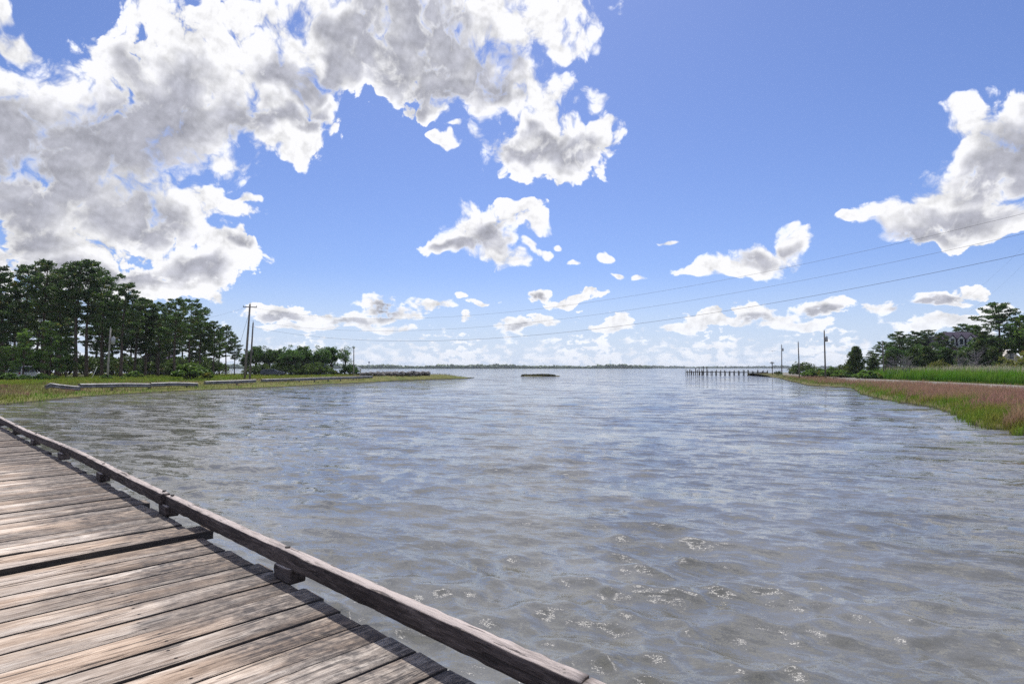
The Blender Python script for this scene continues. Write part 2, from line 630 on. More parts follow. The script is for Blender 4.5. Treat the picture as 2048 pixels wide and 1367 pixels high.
    h = t.m('ADD', t.m('ADD', grain, t.m('MULTIPLY', fine, 0.5)), t.m('MULTIPLY', check, -1.2))
    principled(t, out, c, rough, bump(t, h, 0.8, 0.012), gloss)
    return m


M_ = {}
M_['plank'] = wood_mat('weathered_plank', 0, (0.15, 0.112, 0.085), (0.45, 0.375, 0.315), (0.73, 0.655, 0.575), stain=(0.85, 1.50), dark_edge=True)
M_['rail'] = wood_mat('weathered_rail', 1, (0.016, 0.013, 0.013), (0.055, 0.044, 0.043), (0.15, 0.125, 0.12), bleach_sunlit=(0.47, 0.41, 0.385))
M_['beam'] = wood_mat('old_beam', 1, (0.03, 0.026, 0.022), (0.07, 0.06, 0.05), (0.13, 0.115, 0.10))
M_['pole'] = wood_mat('pole_timber', 2, (0.07, 0.06, 0.055), (0.14, 0.125, 0.115), (0.25, 0.23, 0.215))
M_['pole_pale'] = wood_mat('pale_pole_timber', 2, (0.16, 0.15, 0.14), (0.28, 0.265, 0.25), (0.42, 0.40, 0.38))
M_['pile'] = wood_mat('pile_timber', 2, (0.02, 0.018, 0.016), (0.05, 0.045, 0.04), (0.10, 0.09, 0.085))
M_['steel'] = simple_mat('galvanised_steel', (0.19, 0.19, 0.205), 0.55, 0.4, 1.5, 0.4, 0.3)
M_['iron'] = simple_mat('dark_iron', (0.06, 0.055, 0.05), 0.6, 0.3, 20.0, 0.4, 0.5)
M_['cable'] = simple_mat('cable', (0.03, 0.03, 0.035), 0.6, 0.1, 2.0)
M_['insulator'] = simple_mat('grey_porcelain', (0.32, 0.33, 0.35), 0.3, 0.1, 3.0, 0.5)
M_['white'] = simple_mat('white_paint', (0.75, 0.75, 0.74), 0.5, 0.06, 3.0)
M_['siding'] = simple_mat('grey_siding', (0.30, 0.33, 0.40), 0.7, 0.08, 3.0)
M_['brick'] = simple_mat('red_siding', (0.30, 0.20, 0.20), 0.8, 0.2, 6.0)
M_['cream'] = simple_mat('pale_siding', (0.62, 0.58, 0.54), 0.7, 0.08, 2.0)
M_['roof'] = simple_mat('slate_shingle', (0.062, 0.054, 0.078), 0.97, 0.25, 9.0, 0.05)
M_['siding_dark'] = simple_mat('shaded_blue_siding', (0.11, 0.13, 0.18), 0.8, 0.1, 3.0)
M_['roof_blue'] = simple_mat('blue_grey_roof', (0.10, 0.13, 0.20), 0.7, 0.2, 5.0)
M_['glass'] = simple_mat('window_glass', (0.05, 0.06, 0.08), 0.06, 0.1, 1.0, 0.6)
M_['carwhite'] = simple_mat('white_car_paint', (0.72, 0.73, 0.75), 0.25, 0.03, 1.0, 0.5)
M_['carblue'] = simple_mat('dark_car_paint', (0.05, 0.06, 0.10), 0.25, 0.03, 1.0, 0.5)
M_['tyre'] = simple_mat('rubber', (0.02, 0.02, 0.02), 0.9, 0.1, 8.0)
M_['red'] = simple_mat('red_lens', (0.4, 0.02, 0.02), 0.3, 0.05, 3.0)
M_['rock'] = simple_mat('riprap_stone', (0.13, 0.122, 0.118), 0.95, 0.6, 2.5, 0.2, bmp=0.8)
M_['crate'] = simple_mat('pale_timber', (0.42, 0.40, 0.26), 0.8, 0.25, 4.0)
M_['bird'] = simple_mat('feathers', (0.16, 0.16, 0.17), 0.9, 0.3, 8.0)
M_['bark'] = bark_mat('pine_bark', (0.035, 0.028, 0.025), (0.15, 0.115, 0.10))
M_['bark_grey'] = bark_mat('grey_bark', (0.04, 0.036, 0.033), (0.13, 0.12, 0.115))
M_['bark_dead'] = bark_mat('bleached_dead_wood', (0.14, 0.125, 0.14), (0.30, 0.28, 0.30))
M_['pine'] = foliage_mat('pine_needles', (0.018, 0.044, 0.019), (0.092, 0.150, 0.050), (0.18, 0.14, 0.045), 0.42)
M_['pine_young'] = foliage_mat('young_pine_needles', (0.035, 0.085, 0.03), (0.17, 0.26, 0.06), (0.26, 0.20, 0.06), 0.42)
M_['cedar'] = foliage_mat('cedar_foliage', (0.026, 0.056, 0.020), (0.110, 0.155, 0.045), (0.16, 0.125, 0.045), 0.38)
M_['leaf'] = foliage_mat('broad_leaves', (0.028, 0.070, 0.026), (0.115, 0.195, 0.058), None, 0.42)
M_['leaf_bright'] = foliage_mat('bright_leaves', (0.05, 0.11, 0.028), (0.15, 0.23, 0.055), (0.22, 0.20, 0.05), 0.4)
M_['leaf_yellow'] = foliage_mat('yellowing_leaves', (0.08, 0.10, 0.025), (0.24, 0.23, 0.06), (0.28, 0.17, 0.05), 0.4)
M_['twig'] = foliage_mat('dead_twigs', (0.17, 0.155, 0.19), (0.34, 0.31, 0.36), None, 0.1)
M_['pink'] = grass_mat('pink_marsh_grass', (0.13, 0.10, 0.04), (0.43, 0.225, 0.195), (0.40, 0.27, 0.165), (0.15, 0.55))
M_['cord'] = grass_mat('green_cordgrass', (0.06, 0.13, 0.015), (0.15, 0.30, 0.03), (0.26, 0.26, 0.06), (0.0, 0.6))
M_['reed'] = grass_mat('green_reed', (0.06, 0.16, 0.02), (0.13, 0.30, 0.03), (0.20, 0.32, 0.05), (0.0, 0.7))
M_['plume'] = grass_mat('reed_plume', (0.34, 0.30, 0.20), (0.52, 0.46, 0.37), (0.44, 0.40, 0.28), (0.0, 0.5))
M_['meadow'] = grass_mat('meadow_grass', (0.07, 0.15, 0.02), (0.20, 0.32, 0.04), (0.32, 0.30, 0.07), (0.0, 0.8))
M_['weedred'] = grass_mat('russet_weeds', (0.10, 0.10, 0.03), (0.31, 0.165, 0.15), (0.21, 0.25, 0.06), (0.05, 0.5))

# ------------------------------------------------------------------ water
def water_material():
    m, t, out = new_mat('brackish_water')
    p = worldpos(t)
    x, y, z = t.sep(p)
    dist = t.v('LENGTH', t.comb(x, y, 0.0))
    pf = t.comb(x, y, 0.0)
    gust = t.rng(t.noise(t.v('MULTIPLY', pf, (0.35, 1.0, 1.0)), 0.045, 4.0, 0.6), 0.33, 0.67)
    # fine wind ripples: tilt of the surface, finer than the modelled waves
    half = (0.5, 0.5, 0.5)
    # crests lie across the wind: finer ripples close by, longer wavelets and gust lines farther out
    wd = t.n.new('ShaderNodeVectorRotate')
    wd.rotation_type = 'Z_AXIS'
    t.l.new(pf, wd.inputs['Vector'])
    wd.inputs['Angle'].default_value = R(17)
    pr = wd.outputs[0]
    n0 = t.v('SUBTRACT', t.noise(t.v('MULTIPLY', pr, (0.6, 1.5, 1.0)), 15.0, 4.0, 0.66, out='Color'), half)
    n00 = t.v('SUBTRACT', t.noise(t.v('MULTIPLY', pr, (0.7, 1.4, 1.0)), 75.0, 2.0, 0.6, out='Color'), half)
    n1 = t.v('SUBTRACT', t.noise(t.v('MULTIPLY', pr, (0.5, 1.6, 1.0)), 4.2, 4.0, 0.62, 0.6, out='Color'), half)
    n2 = t.v('SUBTRACT', t.noise(t.v('MULTIPLY', pr, (0.40, 1.5, 1.0)), 1.0, 3.0, 0.62, 0.4, out='Color'), half)
    n3 = t.v('SUBTRACT', t.noise(t.v('MULTIPLY', pr, (0.45, 1.0, 1.0)), 0.22, 3.0, 0.66, out='Color'), half)
    gk = t.rng(gust, 0.0, 1.0, 0.65, 1.2, smooth=False)
    k0 = t.m('MULTIPLY', gk, t.rng(dist, 4.0, 60.0, 0.65, 0.55))
    k1 = t.m('MULTIPLY', gk, t.rng(dist, 5.0, 45.0, 1.05, 0.80))
    k2 = t.rng(dist, 5.0, 40.0, 0.55, 1.5)
    k3 = t.rng(dist, 25.0, 140.0, 0.15, 1.35)
    tilt = t.v('ADD', t.v('ADD', t.v('ADD', t.scale(n0, k0), t.scale(n00, t.rng(dist, 4.0, 22.0, 0.60, 0.15))), t.scale(n1, k1)), t.v('ADD', t.scale(n2, k2), t.scale(n3, k3)))
    tilt = t.v('MULTIPLY', tilt, (1.0, 1.0, 0.0))
    g = t.n.new('ShaderNodeNewGeometry')
    nm = t.v('NORMALIZE', t.v('ADD', g.outputs['Normal'], tilt))
    mud = t.rng(t.noise(pf, 0.35, 4.0, 0.6), 0.35, 0.65)
    c = t.mix(mud, rgb((0.118, 0.116, 0.098)), rgb((0.165, 0.165, 0.152)))
    b = principled(t, out, c, 0.07, nm, 0.5)
    b.inputs['IOR'].default_value = 1.62
    return m


def build_water():
    r = [1.2]
    while r[-1] < 7000:
        r.append(r[-1] + max(0.038, r[-1] * 0.0088))
    r = np.array(r)
    fine = np.arange(R(-54), R(54), 0.0036)
    coarse = np.linspace(R(54), R(306), 90)
    az_ = np.concatenate([fine, coarse[:-1]])
    nr, na = len(r), len(az_)
    RR, AA = np.meshgrid(r, az_, indexing='ij')
    X = RR * np.sin(AA)
    Y = RR * np.cos(AA)
    cell = np.maximum(np.gradient(r)[:, None] * np.ones_like(AA), RR * 0.0036)
    infine = ((AA < R(52)) & (AA > R(-52))).astype(float)
    g = np.random.default_rng(5)
    Z = np.zeros_like(X)
    DX = np.zeros_like(X)
    DY = np.zeros_like(X)
    wind = R(200)     # waves run towards the camera and slightly left
    for i in range(84):
        L = 0.15 * (7.0 ** g.uniform(0, 1)) * (1.8 if i < 5 else 1.0)
        th = wind + g.normal() * 0.62 + (0.15 if i % 2 else -0.15)
        k = 2 * math.pi / L
        a = 0.0058 * L * g.uniform(0.6, 1.2) * (1.35 if L < 0.45 else 1.0)
        fade = np.clip((L / cell - 2.2) / 3.0, 0, 1) * infine
        ph = k * (X * math.sin(th) + Y * math.cos(th)) + g.uniform(0, 6.28)
        Z += fade * a * np.cos(ph)
        DX -= fade * a * 0.8 * math.sin(th) * np.sin(ph)
        DY -= fade * a * 0.8 * math.cos(th) * np.sin(ph)
    for i in range(7):       # a few longer-crested wind waves
        L = g.uniform(1.5, 2.9)
        th = R(197) + g.normal() * 0.13
        k = 2 * math.pi / L
        a = 0.0065 * L * g.uniform(0.7, 1.2)
        fade = np.clip((L / cell - 2.2) / 3.0, 0, 1) * infine
        ph = k * (X * math.sin(th) + Y * math.cos(th)) + g.uniform(0, 6.28)
        Z += fade * a * np.cos(ph)
        DX -= fade * a * 0.9 * math.sin(th) * np.sin(ph)
        DY -= fade * a * 0.9 * math.cos(th) * np.sin(ph)
    # uneven sea: sets of higher and lower waves
    env = 0.80 + 0.50 * smoothnoise(X * 0.13, Y * 0.22, 3)
    Z *= env
    V = np.stack([X + DX * env, Y + DY * env, Z], -1).reshape(-1, 3)
    idx = np.arange(nr * na).reshape(nr, na)
    nxt = np.roll(idx, -1, axis=1)
    F = np.stack([idx[:-1], idx[1:], nxt[1:], nxt[:-1]], -1).reshape(-1, 4)
    centre = len(V)
    V = np.vstack([V, [[0, 0, 0]]])
    T = np.stack([np.full(na, centre), idx[0], nxt[0]], -1)
    me = np_mesh('water', V, [F, T], smooth=True, mat=water_material())
    o = link('water', me)
    tag(o, 'choppy grey-blue bay water with small wind waves', kind='structure')


build_water()


# ------------------------------------------------------------------ land
def ground_material(name, a, b, c, s=0.25):
    m, t, out = new_mat(name)
    p = worldpos(t)
    f = t.rng(t.noise(p, s, 5.0, 0.62), 0.36, 0.62)
    g = t.rng(t.noise(p, s * 9, 4.0, 0.6), 0.35, 0.65)
    col = t.mix(f, rgb(a), rgb(b))
    col = t.mix(t.m('MULTIPLY', g, 0.6), col, rgb(c))
    _, _, z = t.sep(p)
    mud = t.rng(z, 0.02, 0.16, 1.0, 0.0)
    col = t.mix(mud, col, rgb((0.045, 0.04, 0.03)))
    principled(t, out, col, 0.95, bump(t, t.noise(p, 6.0, 4.0), 0.5, 0.08), 0.1)
    return m


LAND = []      # (vertices, faces) kept for dropping things onto the ground
M_['ground_left'] = ground_material('left_ground', (0.10, 0.13, 0.035), (0.17, 0.17, 0.055), (0.12, 0.10, 0.05))
M_['ground_right'] = ground_material('right_ground', (0.09, 0.11, 0.03), (0.16, 0.13, 0.07), (0.13, 0.11, 0.06))


def resample(pts, step):
    pts = [Vector(p) for p in pts]
    out = [pts[0]]
    for a, b in zip(pts, pts[1:]):
        n = max(1, int((b - a).length / step))
        for i in range(1, n + 1):
            out.append(a.lerp(b, i / n))
    return out


def loft_land(name, front, back, profile, mat, label, seed, zscale=None):
    """Land between a water-side line and a far line; profile: (metres from shore, height)."""
    n = len(front)
    rows = []
    dmax = profile[-1][0]
    for i, (f, b) in enumerate(zip(front, back)):
        d = b - f
        Ltot = d.length
        d.normalize()
        row = []
        for dist, z in profile:
            s = min(dist, Ltot * dist / dmax) if Ltot < dmax else dist
            row.append((f.x + d.x * s, f.y + d.y * s, z))
        row.append((b.x, b.y, profile[-1][1]))
        b2 = b + d * 2.5
        row.append((b2.x, b2.y, -0.5))
        rows.append(row)
    V = np.array(rows)
    X, Y = V[..., 0], V[..., 1]
    nz = smoothnoise(X * 0.21, Y * 0.21, seed) * 0.09 + smoothnoise(X * 0.8, Y * 0.8, seed + 1) * 0.04
    V[:, 1:-1, 2] += nz[:, 1:-1]
    if zscale:
        V[:, 2:-1, 2] *= np.array([zscale(p) for p in front])[:, None]
    nrow = V.shape[1]
    idx = np.arange(n * nrow).reshape(n, nrow)
    F = np.stack([idx[:-1, :-1], idx[1:, :-1], idx[1:, 1:], idx[:-1, 1:]], -1).reshape(-1, 4)
    # normals up whichever way the shore was listed
    v = V.reshape(-1, 3)
    a = np.cross(v[F[0, 1]] - v[F[0, 0]], v[F[0, 2]] - v[F[0, 0]])
    if a[2] < 0:
        F = F[:, ::-1]
    me = np_mesh(name, v, F, smooth=True, mat=mat)
    o = link(name, me)
    tag(o, label, kind='structure')
    LAND.append((v, F))
    return o


def shore(pixels, z=0.0):
    return [on_plane(px, py, z) for px, py in pixels]


left_front = [Vector((-95, 10, 0)), Vector((-62, 30, 0)), Vector((-46, 39, 0))] + shore([(0, 810), (60, 804.5), (120, 798.6), (180, 792.5), (260, 788), (320, 784.5), (380, 781.7),
               (460, 778), (560, 774.3), (640, 768.8), (740, 764.8), (800, 761), (870, 758.7), (930, 757.2), (949, 754.6)])
lf = resample(left_front, 1.2)
for i in range(len(lf)):
    j = smoothnoise(np.array(i * 0.9), np.array(i * 0.31), 21)
    lf[i] = lf[i] * (1 + 0.004 * float(j))


def left_back(p):
    px = 1024 + 1200 * p.x / max(p.y, 1)
    r = p.normalized()
    stops = [(-3000, 230), (-200, 215), (150, 205), (420, 170), (560, 172), (700, 165), (760, 146), (860, 152), (930, 160), (950, 163)]
    for (x0, d0), (x1, d1) in zip(stops, stops[1:]):
        if px <= x1:
            f = (px - x0) / (x1 - x0)
            dep = d0 + (d1 - d0) * max(0, min(1, f))
            break
    else:
        dep = stops[-1][1]
    dep = max(dep, p.y + 4)
    if px > 900:
        dep = p.y + (dep - p.y) * max(0.03, (952 - px) / 52)
    return Vector((p.x * dep / max(p.y, 5), dep, 0)) if p.y > 20 else Vector((p.x * 2.5, 215, 0))


left_ground = loft_land('ground_left', lf, [left_back(p) for p in lf],
                        [(-0.6, -0.35), (0.0, -0.04), (0.7, 0.14), (2.0, 0.26), (4.0, 0.42), (7.0, 0.60), (11.0, 0.78), (17.0, 0.95), (28.0, 1.0), (45.0, 1.0), (70.0, 0.95)],
                        M_['ground_left'], 'grassy left bank with lawn under pines', 31,
                        lambda p: max(0.12, min(1.0, (953 - (1024 + 1200 * p.x / max(p.y, 1))) / 70)))

right_front = shore([(1534, 753), (1558, 756), (1575, 761), (1600, 767), (1617, 771), (1660, 773.5), (1705, 776), (1709, 779.5), (1722, 788), (1764, 799), (1803, 806),
                     (1862, 814), (1906, 828), (1943, 849), (2007, 864), (2048, 871)]) + [Vector((24, 22.4, 0)), Vector((34, 17, 0)), Vector((60, 5, 0)), Vector((80, -12, 0))]
rf = resample(right_front, 0.9)
for i in range(len(rf)):
    j = smoothnoise(np.array(i * 0.7), np.array(i * 0.43), 22)
    rf[i] = rf[i] * (1 + 0.013 * float(j) + 0.006 * math.sin(i * 2.3))


def right_back(p):
    if p.y > 172:
        return p + Vector((6, 30, 0))
    if p.y < 15:
        return Vector((190 + (15 - p.y) * 1.0, 60 - (15 - p.y) * 2, 0))
    px = 1024 + 1200 * p.x / p.y
    # the far side fans out from behind the point to the right
    f = max(0.0, min(1.0, (px - 1534) / (2048 - 1534)))
    a = Vector((105, 232, 0))
    b = Vector((230, 130, 0))
    m1 = Vector((185, 225, 0))
    if f < 0.5:
        return a.lerp(m1, f * 2)
    return m1.lerp(b, f * 2 - 1)


right_ground = loft_land('ground_right', rf, [right_back(p) for p in rf],
                         [(-0.6, -0.35), (0.0, -0.03), (0.6, 0.12), (2.0, 0.24), (5.0, 0.32), (12.0, 0.38), (25.0, 0.45), (40.0, 0.6), (60.0, 0.75), (90.0, 0.85)],
                         M_['ground_right'], 'low marshy right bank rising to the lane', 41)

from mathutils.bvhtree import BVHTree
_v, _f, _o = [], [], 0
for v, F in LAND:
    _v += [Vector(p) for p in v]
    _f += [[int(i) + _o for i in f] for f in F]
    _o += len(v)
GROUND = BVHTree.FromPolygons(_v, _f)


def gz(x, y, default=0.0):
    h = GROUND.ray_cast(Vector((x, y, 50)), Vector((0, 0, -1)))
    return h[0].z if h[0] is not None else default


def stand(px, Y, sink=0.05):
    """Point on the ground under the photo column px at distance Y."""
    x = (px - 1024) / FPX * Y
    return Vector((x, Y, gz(x, Y) - sink))


def height_to(px, Y, ytop):
    return at_depth(px, Y, ytop).z - gz((px - 1024) / FPX * Y, Y)


# the lane on the right: a pale asphalt ribbon on a low bed
def lane():
    mid = [on_plane(px, py, 0.72) for px, py in ((1572, 746.2), (1602, 750), (1670, 753.5), (1746, 759), (1880, 764.6), (2048, 773.5))]
    d = (mid[-1] - mid[-2]).normalized()
    mid = [mid[0] + Vector((-2, 14, 0))] + mid + [mid[-1] + d * 30, mid[-1] + d * 60 + Vector((10, -10, 0))]
    pts = resample(mid, 1.5)
    V = []
    for i, p in enumerate(pts):
        t = (pts[min(i + 1, len(pts) - 1)] - pts[max(i - 1, 0)]).normalized()
        s = Vector((t.y, -t.x, 0))
        z = 0.72 + 0.02 * math.sin(i * 0.37)
        for off, dz in ((-3.6, -0.45), (-2.1, 0.02), (-1.0, 0.07), (1.0, 0.07), (2.1, 0.02), (3.6, -0.45)):
            V.append((p.x + s.x * off, p.y + s.y * off, z + dz))
    n = len(pts)
    idx = np.arange(n * 6).reshape(n, 6)
    F = np.stack([idx[:-1, :-1], idx[1:, :-1], idx[1:, 1:], idx[:-1, 1:]], -1).reshape(-1, 4)
    v = np.array(V)
    if np.cross(v[F[0, 1]] - v[F[0, 0]], v[F[0, 2]] - v[F[0, 0]])[2] < 0:
        F = F[:, ::-1]
    m, t, out = new_mat('lane_asphalt')
    p = worldpos(t)
    f = t.rng(t.noise(p, 0.5, 5.0, 0.6), 0.35, 0.65)
    c = t.mix(f, rgb((0.15, 0.145, 0.135)), rgb((0.24, 0.225, 0.20)))
    principled(t, out, c, 0.9, None, 0.2)
    o = link('lane', np_mesh('lane', v, F, True, m))
    tag(o, 'narrow grey lane along the right bank', kind='structure')
    return pts


LANE = lane()

# ------------------------------------------------------------------ the timber bridge
DECK = 1.20                      # top of the planks above the water
BAZ = R(46.0)                    # the bridge runs 46 degrees left of the view axis
EDGE = 1.99                      # plank ends, metres to the right of the camera
bridge = empty('wooden_bridge', (0, 0, 0), BAZ)   # local +Y along the bridge, +X towards the water on the right
tag(bridge, 'weathered grey timber plank bridge with low kerb rail in the foreground', 'bridge')


def plank_mesh(i):
    """A worn board along local X: rounded arrises, slightly waisted, uneven ends."""
    g = np.random.default_rng(100 + i)
    w, h = 0.233 + g.uniform(-0.009, 0.008), 0.078
    xs = np.array([-2.15, -2.13, -1.4, -0.7, 0.0, 0.6, 1.1, 1.5, 1.80, 1.97, 1.99])
    xs[-1] += g.uniform(-0.012, 0.012)
    prof = [(-1, 0.2), (-1, 0.955), (-0.975, 1.0), (0.975, 1.0), (1, 0.955), (1, 0.2), (0.96, 0), (-0.96, 0)]
    V = []
    for k, x in enumerate(xs):
        wl = w * (1 + g.uniform(-0.012, 0.012)) * (0.975 if k in (0, len(xs) - 1) else 1)
        bow = g.uniform(-0.003, 0.003)
        cup = g.uniform(-0.002, 0.003)
        for a, b in prof:
            z = -h + b * h + (cup if b == 1.0 else 0) - (0.006 if k in (0, len(xs) - 1) and b > 0.8 else 0)
            V.append((x + g.uniform(-0.006, 0.006) * (k in (0, len(xs) - 1)), a * wl / 2 + bow, z))
    n = len(prof)
    idx = np.arange(len(V)).reshape(-1, n)
    F = np.stack([idx[:-1], np.roll(idx, -1, 1)[:-1], np.roll(idx, -1, 1)[1:], idx[1:]], -1).reshape(-1, 4)[:, ::-1]
    ends = np.array([idx[0], idx[-1][::-1]])
    me = np_mesh('plank', V, [F, ends], smooth=False, mat=M_['plank'])
    return me


plank_meshes = [plank_mesh(i) for i in range(12)]
STEP_S = 5.78                    # beyond this the deck lies on a higher beam
s_pos = -6.0
k = 0
while s_pos < 55.0:
    o = link('plank', plank_meshes[rnd.randrange(12)], bridge)
    far = s_pos > STEP_S
    first_far = far and s_pos - STEP_S < 0.27
    o.location = (rnd.uniform(-0.022, 0.022) + (0.075 if first_far else 0.0) + (0.03 if rnd.random() < 0.12 else 0), s_pos,
                  DECK + rnd.uniform(-0.005, 0.005) + (0.045 if first_far else (0.012 if far else 0.0)))
    o.rotation_euler = (rnd.uniform(-0.012, 0.012), rnd.uniform(-0.0022, 0.0022), rnd.uniform(-0.0022, 0.0022) + (math.pi if False else 0))
    gap = rnd.choice((0.014, 0.017, 0.020, 0.024, 0.030))
    step = 0.236 + gap
    if s_pos <= STEP_S < s_pos + step:
        step += 0.035
    s_pos += step
    k += 1


def timber(name, L, w, h, seed, rough_=0.004, bow=0.01, nseg=None):
    """A sawn timber along local Y from 0 to L, x 0..w, z 0..h, with chipped arrises and a slight bow."""
    g = np.random.default_rng(seed)
    nseg = nseg or max(6, int(L / 0.09))
    c = 0.007
    prof = [(0, c), (0, h * 0.35), (0, h * 0.65), (0, h - c), (c, h), (w * 0.5, h), (w - c, h), (w, h - c), (w, h * 0.5), (w, c), (w - c, 0), (c, 0)]
    n = len(prof)
    ys = np.linspace(0, L, nseg + 1)
    px_ = np.array([p[0] for p in prof])
    pz_ = np.array([p[1] for p in prof])
    b1, b2 = g.uniform(0, 6.28, 2)
    V = []
    wear = np.cumsum(g.normal(size=(nseg + 1, n)), 0)
    wear -= np.linspace(0, 1, nseg + 1)[:, None] * wear[-1]
    wear = wear / (np.abs(wear).max() + 1e-6)
    for j, y in enumerate(ys):
        bx = bow * math.sin(math.pi * y / L * 1.3 + b1)
        bz = bow * 0.8 * math.sin(math.pi * y / L * 1.1 + b2)
        jit = g.normal(size=n) * rough_ * 0.45 + wear[j] * rough_ * 1.2
        chip = (g.random(n) < 0.06) * g.uniform(0.002, 0.010, n)
        cx, cz = w / 2, h / 2
        dx_, dz_ = px_ - cx, pz_ - cz
        ln = np.sqrt(dx_ ** 2 + dz_ ** 2)
        f = 1 + (jit - chip) / ln
        for a in range(n):
            V.append((cx + dx_[a] * f[a] + bx, y + (g.normal() * 0.004 if j in (0, nseg) else 0), cz + dz_[a] * f[a] + bz))
    idx = np.arange(len(V)).reshape(-1, n)
    F = np.stack([idx[:-1], np.roll(idx, -1, 1)[:-1], np.roll(idx, -1, 1)[1:], idx[1:]], -1).reshape(-1, 4)[:, ::-1]
    ends = np.array([idx[0], idx[-1][::-1]])
    me = np_mesh(name, V, [F, ends], smooth=False)
    bm = bmesh.new()
    bm.from_mesh(me)
    bmesh.ops.recalc_face_normals(bm, faces=bm.faces)
    bm.to_mesh(me)
    bm.free()
    return me


# kerb rail in lengths of 5.3 m, bolted down on spacer blocks every 2.65 m
joints = [1.54 - 5.3, 1.54, 6.84, 12.14, 17.44, 22.74, 28.04, 33.34, 38.64, 43.94, 49.24]
for i, s in enumerate(joints):
    o = link('kerb_rail', timber('kerb_rail', 5.29, 0.082, 0.116, 300 + i, 0.004, 0.012 if i else 0.006), bridge, M_['rail'])
    o.location = (EDGE - 0.016 + rnd.uniform(-0.008, 0.008), s, DECK + 0.100 + (0.010 if s > 5 else 0) + rnd.uniform(-0.004, 0.006))
    o.rotation_euler = (rnd.uniform(-0.0012, 0.0012), 0, rnd.uniform(-0.002, 0.002))
    for yy in (0.10, 2.65, 5.19):
        b = link('bolt', MB().tube([(0.041, yy, 0.113), (0.041, yy, 0.125)], 0.019, 6).mesh('bolt', M_['iron']), o)
bi = 0
s = 1.50 - 2.65 * 2
while s < 54:
    o = link('spacer_block', timber('spacer_block', 0.26 + rnd.uniform(-0.02, 0.03), 0.115, 0.098, 500 + bi % 6, 0.004, 0.002, 5), bridge, M_['rail'])
    z0 = DECK + (0.012 if s > STEP_S else 0) + 0.004
    o.location = (EDGE - 0.040 + rnd.uniform(-0.01, 0.012), s - 0.13, z0)
    o.rotation_euler = (0, 0, rnd.uniform(-0.05, 0.05))
    s += 2.65
    bi += 1
# bearers and piles under the deck
for i, x in enumerate((-1.75, -0.6, 0.55, 1.62)):
    for j in range(6):
        o = link('stringer', timber('stringer', 10.1, 0.14, 0.26, 700 + i * 10 + j, 0.004, 0.004, 8), bridge, M_['beam'])
        o.location = (x, -6.0 + j * 10.2, DECK - 0.078 - 0.265)
for j in range(14):
    y = -4.0 + j * 4.2
    MB().box(-2.0, 1.86, y - 0.13, y + 0.13, DECK - 0.62, DECK - 0.345).build('cap_beam', M_['beam'], bridge)
    for x in (-1.7, 0.0, 1.6):
        MB().tube([(x, y, -1.2), (x, y, DECK - 0.615)], [0.15, 0.13], 10).build('pile', M_['pile'], bridge, True)

# ------------------------------------------------------------------ trees and shrubs
def leaf_faces(centres, radii, per, size, g, flat=0.75, long=2.2, up=0.0, shell=0.35):
    """Small quads scattered through clumps. centres (n,3), radii (n,)."""
    n = len(centres)
    c = np.repeat(np.asarray(centres, float), per, axis=0)
    r = np.repeat(np.asarray(radii, float), per)
    m = n * per
    d = g.normal(size=(m, 3))
    d /= np.linalg.norm(d, axis=1)[:, None] + 1e-9
    rad = (shell + (1 - shell) * g.random(m)) ** 0.7
    off = d * (rad * r)[:, None]
    off[:, 2] *= flat
    p = c + off
    ax = d + g.normal(size=(m, 3)) * 0.7
    ax[:, 2] += up
    ax /= np.linalg.norm(ax, axis=1)[:, None] + 1e-9
    sd = np.cross(ax, g.normal(size=(m, 3)))
    sd /= np.linalg.norm(sd, axis=1)[:, None] + 1e-9
    s = size * g.uniform(0.6, 1.3, m)
    a = ax * (s * long / 2)[:, None]
    b = sd * (s / 2)[:, None]
    V = np.stack([p - a, p + b * 0.9 - a * 0.1, p + a, p - b * 0.9 - a * 0.1], 1).reshape(-1, 3)
    F = np.arange(m * 4).reshape(-1, 4)
    return V, F


def limb_mesh(limbs, name, mat, n=6):
    mb = MB()
    for pts, r in limbs:
        mb.tube(pts, r, n if r[0] > 0.05 else 4, cap=True)
    return mb.mesh(name, mat, True)


def curve_pts(a, b, sag, n=4, g=None):
    out = []
    for i in range(n + 1):
        f = i / n
        p = a.lerp(b, f)
        p.z += sag * 4 * f * (1 - f)
        if g is not None and 0 < i < n:
            p += Vector(g.normal(size=3) * (b - a).length * 0.03)
        out.append(p)
    return out


